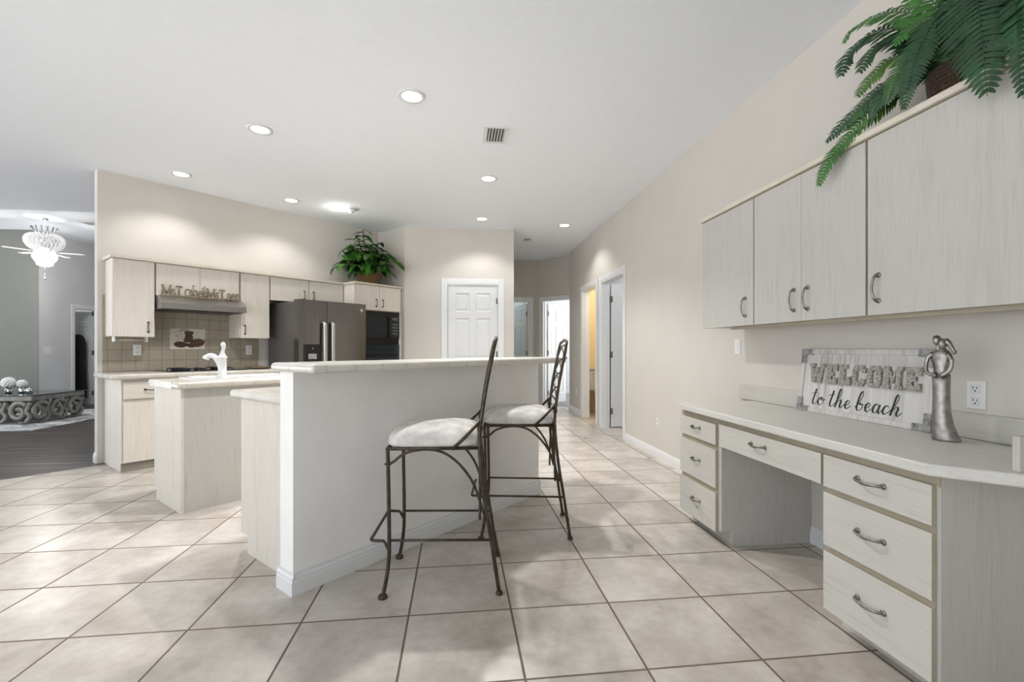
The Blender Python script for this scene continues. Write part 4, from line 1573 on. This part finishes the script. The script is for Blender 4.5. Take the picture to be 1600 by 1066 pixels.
def frond(pts, W, n=26, mi=0, jit=0.15, up=(0, 0, 1)):
    bm = nb()
    n = int(n * 1.15)
    pts = [Vector(p) - FC for p in pts]
    P = smooth_path(pts, 12)
    # resample to n points by length
    ds = [0]
    for a, b in zip(P, P[1:]):
        ds.append(ds[-1] + (b - a).length)
    tot = ds[-1]

    def at(d):
        for i in range(len(ds) - 1):
            if ds[i + 1] >= d:
                t = (d - ds[i]) / max(1e-9, ds[i + 1] - ds[i])
                return P[i].lerp(P[i + 1], t), (P[i + 1] - P[i]).normalized()
        return P[-1], (P[-1] - P[-2]).normalized()
    tube(bm, P, [0.003 * (1 - 0.7 * i / len(P)) for i in range(len(P))], 5)
    for i in range(n):
        t = 0.10 + 0.90 * i / n
        p, d = at(tot * t)
        u = Vector(up)
        side = d.cross(u)
        side = side.normalized() if side.length > 0.05 else d.cross(Vector((0, 1, 0))).normalized()
        nrm = side.cross(d).normalized()
        wl = W * 1.12 * min(1, 0.45 + 2.0 * t) * min(1.0, 1.9 * (1.02 - t) ** 0.75)
        for s in (-1, 1):
            dd = (side * s + d * 0.35 + nrm * rnd.uniform(-jit, jit) - Vector((0, 0, 0.10))).normalized()
            bw = tot / n
            b0 = p + dd * wl * 0.02
            sg = Vector((0, 0, -0.06 * wl))
            q = [b0 - d * bw * .30, b0 + d * bw * .30, p + dd * wl * .38 + d * bw * .47 + nrm * .003, p + dd * wl * .78 + d * bw * .46 + sg,
                 p + dd * wl + d * bw * .22 + sg * 2, p + dd * wl * .76 - d * bw * .30 + sg, p + dd * wl * .36 - d * bw * .42 + nrm * .003]
            v = [bm.verts.new(x) for x in q]
            for ids in ((0, 1, 2, 6), (6, 2, 3, 5), (5, 3, 4)):
                f1 = bm.faces.new([v[i] for i in (ids if s > 0 else ids[::-1])])
                f1.material_index = mi
    return obj('frond', bm, [FERN[mi], FERN[mi]], r)


FERN = [flat('fern_green', (0.035, 0.12, 0.02), 0.42, 0, 0.5, 10), flat('fern_dark_green', (0.014, 0.056, 0.02), 0.42, 0, 0.45, 10), flat('fern_yellow_green', (0.06, 0.13, 0.02), 0.45, 0, 0.4, 10)]
B0 = (1.98, 1.66, 2.31)
U1 = (-0.5, -0.45, 0.7)
frond([B0, (1.90, 1.82, 2.34), (1.83, 1.97, 2.21), (1.775, 2.06, 2.09), (1.745, 2.09, 1.975)], 0.070, 34, 0, 0.15, U1)
frond([B0, (1.91, 1.84, 2.38), (1.85, 1.99, 2.30), (1.785, 2.09, 2.19)], 0.085, 30, 1, 0.12, U1)
frond([B0, (1.93, 1.77, 2.52), (1.88, 1.90, 2.62), (1.83, 2.0, 2.58), (1.80, 2.02, 2.47)], 0.095, 30, 1, 0.12, U1)
frond([B0, (1.95, 1.74, 2.56), (1.90, 1.87, 2.68), (1.86, 2.0, 2.70), (1.84, 2.05, 2.65)], 0.085, 30, 0, 0.12, U1)
frond([B0, (1.95, 1.73, 2.46), (1.90, 1.82, 2.55), (1.86, 1.90, 2.54), (1.83, 1.95, 2.45)], 0.10, 28, 1, 0.12, U1)
frond([B0, (1.94, 1.74, 2.42), (1.89, 1.84, 2.46), (1.85, 1.91, 2.41), (1.82, 1.95, 2.34)], 0.085, 26, 2, 0.12, U1)
frond([B0, (1.93, 1.78, 2.36), (1.87, 1.90, 2.33), (1.82, 1.98, 2.24)], 0.075, 28, 0, 0.12, U1)
frond([(1.97, 1.6, 2.31), (1.87, 1.60, 2.48), (1.81, 1.64, 2.38), (1.785, 1.665, 2.25), (1.775, 1.68, 2.14)], 0.062, 34, 1, 0.1, (-1, -0.6, 0.3))
frond([(1.97, 1.56, 2.31), (1.87, 1.47, 2.52), (1.79, 1.42, 2.38), (1.765, 1.385, 2.2), (1.755, 1.365, 2.03)], 0.115, 30, 1, 0.08, (-1, -0.5, 0.2))
frond([(1.98, 1.55, 2.31), (1.90, 1.38, 2.48), (1.82, 1.30, 2.32), (1.775, 1.275, 2.12), (1.76, 1.27, 1.97)], 0.07, 32, 1, 0.12, (-0.9, -0.6, 0.2))
frond([(1.98, 1.55, 2.31), (1.89, 1.36, 2.54), (1.80, 1.24, 2.42), (1.76, 1.21, 2.24), (1.75, 1.20, 2.08)], 0.09, 30, 1, 0.12, (-0.9, -0.6, 0.2))
frond([B0, (1.93, 1.80, 2.32), (1.87, 1.93, 2.23), (1.84, 2.02, 2.185)], 0.060, 26, 2, 0.12, U1)
frond([(1.97, 1.64, 2.31), (1.90, 1.72, 2.38), (1.84, 1.82, 2.30), (1.82, 1.88, 2.21)], 0.065, 26, 1, 0.12, U1)
frond([(1.97, 1.62, 2.31), (1.89, 1.67, 2.42), (1.83, 1.74, 2.34), (1.81, 1.79, 2.22)], 0.06, 26, 0, 0.12, (-1, -0.5, 0.3))
frond([(2.0, 1.6, 2.31), (1.94, 1.58, 2.55), (1.86, 1.56, 2.66), (1.78, 1.55, 2.62)], 0.085, 26, 1, 0.12, U1)
frond([(2.0, 1.58, 2.31), (1.95, 1.48, 2.55), (1.88, 1.40, 2.62), (1.80, 1.33, 2.55)], 0.09, 26, 1, 0.12, U1)
frond([(2.0, 1.64, 2.31), (1.98, 1.72, 2.60), (1.93, 1.82, 2.76), (1.88, 1.92, 2.80)], 0.08, 26, 0, 0.12, U1)
frond([(2.0, 1.6, 2.31), (2.02, 1.56, 2.62), (2.0, 1.50, 2.80), (1.96, 1.42, 2.86)], 0.08, 24, 1, 0.12, U1)
frond([(2.0, 1.55, 2.31), (2.0, 1.40, 2.48), (1.95, 1.27, 2.48), (1.88, 1.18, 2.36)], 0.08, 26, 1, 0.12, U1)
frond([(1.98, 1.60, 2.31), (1.90, 1.56, 2.48), (1.84, 1.53, 2.44), (1.81, 1.515, 2.34)], 0.085, 24, 1, 0.1, (-1, -0.4, 0.3))
frond([(1.98, 1.62, 2.31), (1.93, 1.66, 2.46), (1.87, 1.72, 2.52), (1.82, 1.77, 2.46)], 0.085, 24, 0, 0.12, U1)
frond([(1.98, 1.57, 2.31), (1.92, 1.50, 2.50), (1.86, 1.45, 2.54), (1.80, 1.40, 2.46)], 0.085, 24, 1, 0.12, U1)
frond([(1.98, 1.57, 2.31), (1.92, 1.45, 2.42), (1.87, 1.38, 2.40), (1.83, 1.33, 2.30)], 0.085, 24, 1, 0.12, U1)


# ------------------------------------------------------------------ ceiling fixtures
def can_light(x, y, label, on=True, z=CZ, power=CAN_W, rad=0.075):
    r = thing('recessed_light', label, 'ceiling light', (x, y, z), 0, 'recessed ceiling lights')
    bm = nb()
    lathe(bm, [(rad, -0.0005), (rad + 0.027, -0.0005), (rad + 0.024, -0.006), (rad, -0.008), (rad - 0.004, -0.003)], 32, caps=False)
    obj('trim_ring', bm, 'white', r)
    bm = nb()
    lathe(bm, [(0.0, -0.0035), (rad - 0.006, -0.0035), (rad - 0.006, -0.001), (0, -0.001)], 32, caps=False)
    obj('lens', bm, 'can_on', r)
    l_ = lamp('SPOT', 'can_lamp', (0, 0, -0.012), power, WARM, 0.075, (0, 0, 0), math.radians(126), 0.5)
    l_.parent = r
    return r


for x, y, pw, lb in ((-0.334, 3.507, 1.7, 'round lit recessed light nearest the camera, high over the bar'),
                 (-1.662, 4.188, 1.4, 'round lit recessed light over the sink island'),
                 (-2.921, 5.359, 0.27, 'round lit recessed light above the left end wall cabinet'),
                 (-2.067, 6.146, 0.31, 'round lit recessed light above the fridge, left of the cone light'),
                 (0.337, 5.11, 1.5, 'round lit recessed light straight behind the ceiling vent'),
                 (0.351, 6.707, 0.34, 'round lit recessed light just in front of the pantry door wall'),
                 (1.605, 6.91, 0.36, 'round lit recessed light in the hall beside the right wall')):
    can_light(x, y, lb, power=CAN_W * pw)
r = thing('cone_light', 'small conical ceiling light above the leafy plant', 'ceiling light', (-1.397, 6.418, CZ))
bm = nb()
lathe(bm, [(0.06, -0.0005), (0.105, -0.0005), (0.10, -0.008), (0.085, -0.012), (0.06, -0.01)], 28, caps=False)
obj('trim_ring', bm, 'white', r)
bm = nb()
lathe(bm, [(0.062, -0.016), (0.05, -0.035), (0.018, -0.062), (0.0, -0.068)], 24, caps=False)
obj('cone', bm, 'white', r)
l_ = lamp('POINT', 'cone_lamp', (-0.14, -0.02, -0.10), 0.9, (1, 0.98, 0.95), 0.02)
l_.parent = r

r = thing('smoke_detector', 'small round smoke detector on the hall ceiling', 'smoke detector', (1.184, 7.872, CZ))
bm = nb()
lathe(bm, [(0.0, -0.034), (0.045, -0.034), (0.06, -0.026), (0.065, -0.0005), (0, -0.0005)], 24, caps=False)
obj('housing', bm, 'plastic', r)
bm = nb()
lathe(bm, [(0.062, -0.024), (0.0655, -0.018), (0.062, -0.012)], 24, caps=False)
obj('vent_ring', bm, 'fridge_side', r)


def vent(x0, x1, y0, y1, z, label, n=6):
    r = thing('air_vent', label, 'air vent', ((x0 + x1) / 2, (y0 + y1) / 2, z))
    a, b = (x1 - x0) / 2, (y1 - y0) / 2
    bm = nb()
    fwid = 0.032
    for p in ((-a, a, -b, -b + fwid), (-a, a, b - fwid, b), (-a, -a + fwid, -b + fwid, b - fwid), (a - fwid, a, -b + fwid, b - fwid)):
        box(bm, *p, -0.008, -0.0005)
    obj('frame', bm, 'white', r)
    bm = nb()
    box(bm, -a + fwid, a - fwid, -b + fwid, b - fwid, -0.0025, -0.0005)
    obj('duct', bm, 'dark', r)
    for i in range(n):
        x = -a + fwid + (i + 0.5) * (2 * a - 2 * fwid) / n + 0.004
        bm = nb()
        prism(bm, [(x - 0.006, -0.012), (x - 0.003, -0.012), (x + 0.008, -0.003), (x + 0.005, -0.003)], -b + fwid, b - fwid, 'xz')
        obj('slat', bm, 'white', r)
    return r


vent(0.225, 0.440, 3.895, 4.215, CZ, 'white ceiling vent with dark slots above the bar')
vent(-6.37, -6.13, 8.70, 8.94, 3.34, 'narrow vent on the living room ceiling')

# ------------------------------------------------------------------ living room
r = thing('chandelier_fan', 'lit crystal chandelier ceiling fan in the living room', 'ceiling fan', (-6.74, 8.54, 3.34))
bm = nb()
lathe(bm, [(0, 0), (0.075, -0.0005), (0.075, -0.02), (0.03, -0.045), (0.012, -0.05), (0.012, -0.42), (0.0, -0.42)], 20, caps=False)
obj('canopy_rod', bm, 'chrome', r)
bm = nb()
lathe(bm, [(0, -0.40), (0.06, -0.40), (0.11, -0.44), (0.11, -0.53), (0.06, -0.56), (0, -0.56)], 24, caps=False)
obj('motor', bm, 'chrome', r)
bm = nb()
for k in range(26):
    a = 2 * PI * k / 26
    c, s_ = math.cos(a), math.sin(a)
    tube(bm, smooth_path([(0.13 * c, 0.13 * s_, -0.32), (0.28 * c, 0.28 * s_, -0.30), (0.355 * c, 0.355 * s_, -0.37), (0.31 * c, 0.31 * s_, -0.46), (0.17 * c, 0.17 * s_, -0.535)], 4), 0.030, 6, flat_=0.35)
obj('glass_petals', bm, 'glow2', r)
bm = nb()
for k in range(14):
    a = 2 * PI * k / 14 + 0.2
    c, s_ = math.cos(a), math.sin(a)
    tube(bm, [(0.08 * c, 0.08 * s_, -0.34), (0.25 * c, 0.25 * s_, -0.16)], 0.011, 6)
obj('crystal_rods', bm, 'glass', r)
bm = nb()
for lay, (R_, z0, z1) in enumerate(((0.20, -0.58, -0.70), (0.15, -0.60, -0.77), (0.08, -0.60, -0.79))):
    m_ = 18 - 5 * lay
    for k in range(m_):
        a = 2 * PI * k / m_
        tube(bm, smooth_path([(R_ * 0.85 * math.cos(a), R_ * 0.85 * math.sin(a), z0), (R_ * 1.05 * math.cos(a), R_ * 1.05 * math.sin(a), (z0 + z1) / 2), (R_ * 0.8 * math.cos(a), R_ * 0.8 * math.sin(a), z1)], 3), 0.026, 6)
obj('crystal_shade', bm, 'glow', r)
for k in range(5):
    a = 2 * PI * k / 5 + 0.35
    bm = nb()
    prism(bm, [(0.10, -0.03), (0.24, -0.03), (0.30, -0.062), (0.70, -0.07), (0.73, -0.045), (0.73, 0.05), (0.70, 0.07), (0.30, 0.058), (0.24, 0.03), (0.10, 0.03)], -0.566, -0.560, 'xy')
    obj('blade', bm, 'plastic', r, (0, 0, 0), (0, 0, a))
bm = nb()
tube(bm, [(0, 0, -0.79), (0, 0, -0.98)], 0.002, 5)
ball(bm, (0, 0, -0.995), 0.02)
obj('pull_chain', bm, 'chrome', r)
r.scale = (0.68, 0.68, 1)
l_ = lamp('POINT', 'chandelier_lamp', (0, 0, -0.95), 16, (1, 0.98, 0.95), 0.15)
l_.parent = r
l_ = lamp('POINT', 'chandelier_uplight', (0, 0, -0.12), 1.2, (1, 0.98, 0.95), 0.06)
l_.parent = r

r = thing('area_rug', 'white and grey marbled rug under the coffee table', 'rug', (-7.6, 9.0, 0.0), math.radians(-2))
bm = nb()
box(bm, -1.55, 1.55, -1.42, 1.0, 0.0005, 0.012)
obj('pile', bm, 'rug', r)

r = thing('coffee_table', 'carved grey scroll coffee table with a dark glass top', 'coffee table', (-7.28, 8.62, 0.012), math.radians(-2))
bm = nb()
box(bm, -0.75, 0.75, -0.53, 0.53, 0.438, 0.452, 0.004, 1)
obj('glass_top', bm, 'tglass', r)
bm = nb()
for p in ((-0.72, 0.72, -0.50, -0.44), (-0.72, 0.72, 0.44, 0.50), (-0.72, -0.66, -0.44, 0.44), (0.66, 0.72, -0.44, 0.44)):
    box(bm, *p, 0.36, 0.4375, 0.008, 2)
obj('apron', bm, 'carved', r)
bm = nb()


def scroll(bm, o_, u_, n_):
    """C-scroll ring plus leaf curls, in a plane with horizontal unit u_"""
    o_, u_ = Vector(o_), Vector(u_)
    pts = []
    for k in range(22):
        a = 0.6 + k * 0.36
        R_ = 0.155 - 0.0052 * k
        pts.append(o_ + u_ * R_ * 0.92 * math.cos(a) + Vector((0, 0, 0.185 + R_ * math.sin(a) * 1.05)))
    tube(bm, pts, [0.040 - 0.0006 * k for k in range(22)], 8)
    ball(bm, pts[-1], 0.035, u=10, v=6)
    tube(bm, smooth_path([o_ + u_ * 0.10 + Vector((0, 0, 0.02)), o_ + u_ * 0.16 + Vector((0, 0, 0.12)), o_ + u_ * 0.11 + Vector((0, 0, 0.2)), o_ + u_ * 0.17 + Vector((0, 0, 0.34))], 4), 0.03, 6)
    ball(bm, o_ + u_ * 0.05 + Vector((0, 0, 0.02)), 0.03, 1.6, 1.6, 0.6, 10, 6)


for s in (-1, 1):
    for i in range(4):
        scroll(bm, (-0.52 + i * 0.345, s * 0.47, 0), (1, 0, 0), (0, s, 0))
    for i in range(3):
        scroll(bm, (s * 0.69, -0.32 + i * 0.32, 0), (0, 1, 0), (s, 0, 0))
obj('scroll_base', bm, 'carved', r)

for vx, vy, lb, R_ in ((-7.47, 8.48, 'white flower ball in a silver vase, left of the coffee table group', 0.06), (-7.24, 8.50, 'large white flower ball in a silver vase in the middle of the coffee table', 0.09), (-7.06, 8.52, 'white flower ball in a silver vase, right of the coffee table group', 0.065)):
    r = thing('flower_vase', lb, 'vase of flowers', (vx, vy, 0.4645), 0, 'white flower vases')
    bm = nb()
    lathe(bm, [(0.0, 0.0), (0.04, 0.0), (0.046, 0.02), (0.05, 0.10), (0.044, 0.10), (0.04, 0.01), (0, 0.008)], 18, caps=False)
    obj('vase', bm, 'chrome', r)
    bm = nb()
    for k in range(90):
        z = 1 - 2 * (k + .5) / 90
        a = k * 2.399
        q = math.sqrt(1 - z * z)
        d = Vector((q * math.cos(a), q * math.sin(a), z))
        ball(bm, Vector((0, 0, 0.10 + R_ * 0.75)) + d * R_ * 0.85, R_ * 0.22, u=6, v=4)
    obj('flower_head', bm, 'petal', r)
    bm = nb()
    for k in range(6):
        a = k * PI / 3
        leaf_strip(bm, (0, 0, 0.10), (math.cos(a), math.sin(a), 0.4), (0, 0, 1), R_ * 1.2, 0.025, 0.8)
    obj('leaf', bm, 'leaf2', r)
r = thing('glass_tumbler', 'small glass tumbler near right corner of the coffee table', 'glass', (-6.92, 8.48, 0.4645))
bm = nb()
lathe(bm, [(0.0, 0.0), (0.04, 0.0), (0.043, 0.075), (0.039, 0.075), (0.037, 0.008), (0, 0.008)], 18, caps=False)
obj('tumbler', bm, 'chrome', r)
r = thing('keepsake_box', 'small dark box between the vases on the coffee table', 'box', (-7.36, 8.32, 0.4645))
bm = nb()
box(bm, -0.09, 0.09, -0.06, 0.06, 0.0, 0.085, 0.004, 1)
obj('box_body', bm, 'fridge_side', r)
bm = nb()
box(bm, -0.095, 0.095, -0.065, 0.065, 0.0855, 0.105, 0.004, 1)
obj('lid', bm, 'petal', r)

# tall dark coat on a stand, in the far white doorway
r = thing('draped_coat_stand', 'tall black draped coat stand in the far white doorway', 'coat stand', (-7.85, 10.72, 0), 0)
bm = nb()
lathe(bm, [(0.0, 0.0), (0.12, 0.0), (0.12, 0.015), (0.03, 0.03), (0.018, 0.05), (0.018, 0.5), (0, 0.5)], 20, caps=False)
obj('stand', bm, 'black', r)
bm = nb()
loft(bm, [ell(0.16, 0.16, 0.11, wob=.06), ell(0.5, 0.155, 0.11, wob=.05), ell(0.9, 0.145, 0.10, wob=.03), ell(1.15, 0.155, 0.105), ell(1.32, 0.15, 0.10), ell(1.42, 0.12, 0.08), ell(1.475, 0.07, 0.05), ell(1.49, 0.02, 0.02)])
obj('coat', bm, 'black_matt', r)

# ------------------------------------------------------------------ bathroom toilet
r = thing('toilet', 'white toilet seen through the warm-lit bathroom doorway', 'toilet', (2.65, 8.60, 0), 0)
bm = nb()
box(bm, -0.24, 0.24, -0.21, -0.01, 0.40, 0.80, 0.03, 3)
tk = obj('tank', bm, 'porcelain', r)
bm = nb()
box(bm, -0.255, 0.255, -0.222, -0.005, 0.8005, 0.835, 0.012, 2)
obj('tank_lid', bm, 'porcelain', tk)
bm = nb()
tube(bm, [(-0.17, -0.21, 0.73), (-0.17, -0.235, 0.73), (-0.11, -0.24, 0.722)], 0.009, 8)
obj('flush_lever', bm, 'chrome', tk)
bm = nb()
loft(bm, [ell(0.0, 0.13, 0.22, 0, -0.36), ell(0.05, 0.12, 0.21, 0, -0.36), ell(0.16, 0.105, 0.19, 0, -0.36), ell(0.28, 0.15, 0.24, 0, -0.39), ell(0.37, 0.185, 0.27, 0, -0.41), ell(0.395, 0.19, 0.275, 0, -0.41)])
obj('bowl', bm, 'porcelain', r)
bm = nb()
loft(bm, [ell(0.3955, 0.192, 0.277, 0, -0.41), ell(0.42, 0.192, 0.277, 0, -0.41), ell(0.435, 0.18, 0.265, 0, -0.41)])
obj('seat_lid', bm, 'porcelain', r)

# ------------------------------------------------------------------ bathroom lamp, and unseen fill lights added for the other rooms beyond
lamp('POINT', 'bathroom_lamp', (3.2, 7.6, 2.7), 16, (1.0, 0.86, 0.64), 0.12)
lamp('POINT', 'utility_fill', (3.2, 5.6, 2.7), 7, (0.90, 0.95, 1.0), 0.12)  # added fill without a fixture, lightens the utility room
lamp('POINT', 'bedroom_fill', (3.4, 10.9, 2.7), 2, (0.88, 0.94, 1.0), 0.12)  # unseen fill added so the bedroom is not dark
lamp('POINT', 'hall_room_fill', (0.9, 11.0, 2.7), 6, (0.85, 1.0, 0.95), 0.12)  # greenish fill added behind the hall end door
lamp('POINT', 'far_room_fill', (-9.0, 11.8, 2.5), 16, (0.92, 0.96, 1.0), 0.12)  # cool fill added to light the room past the living room
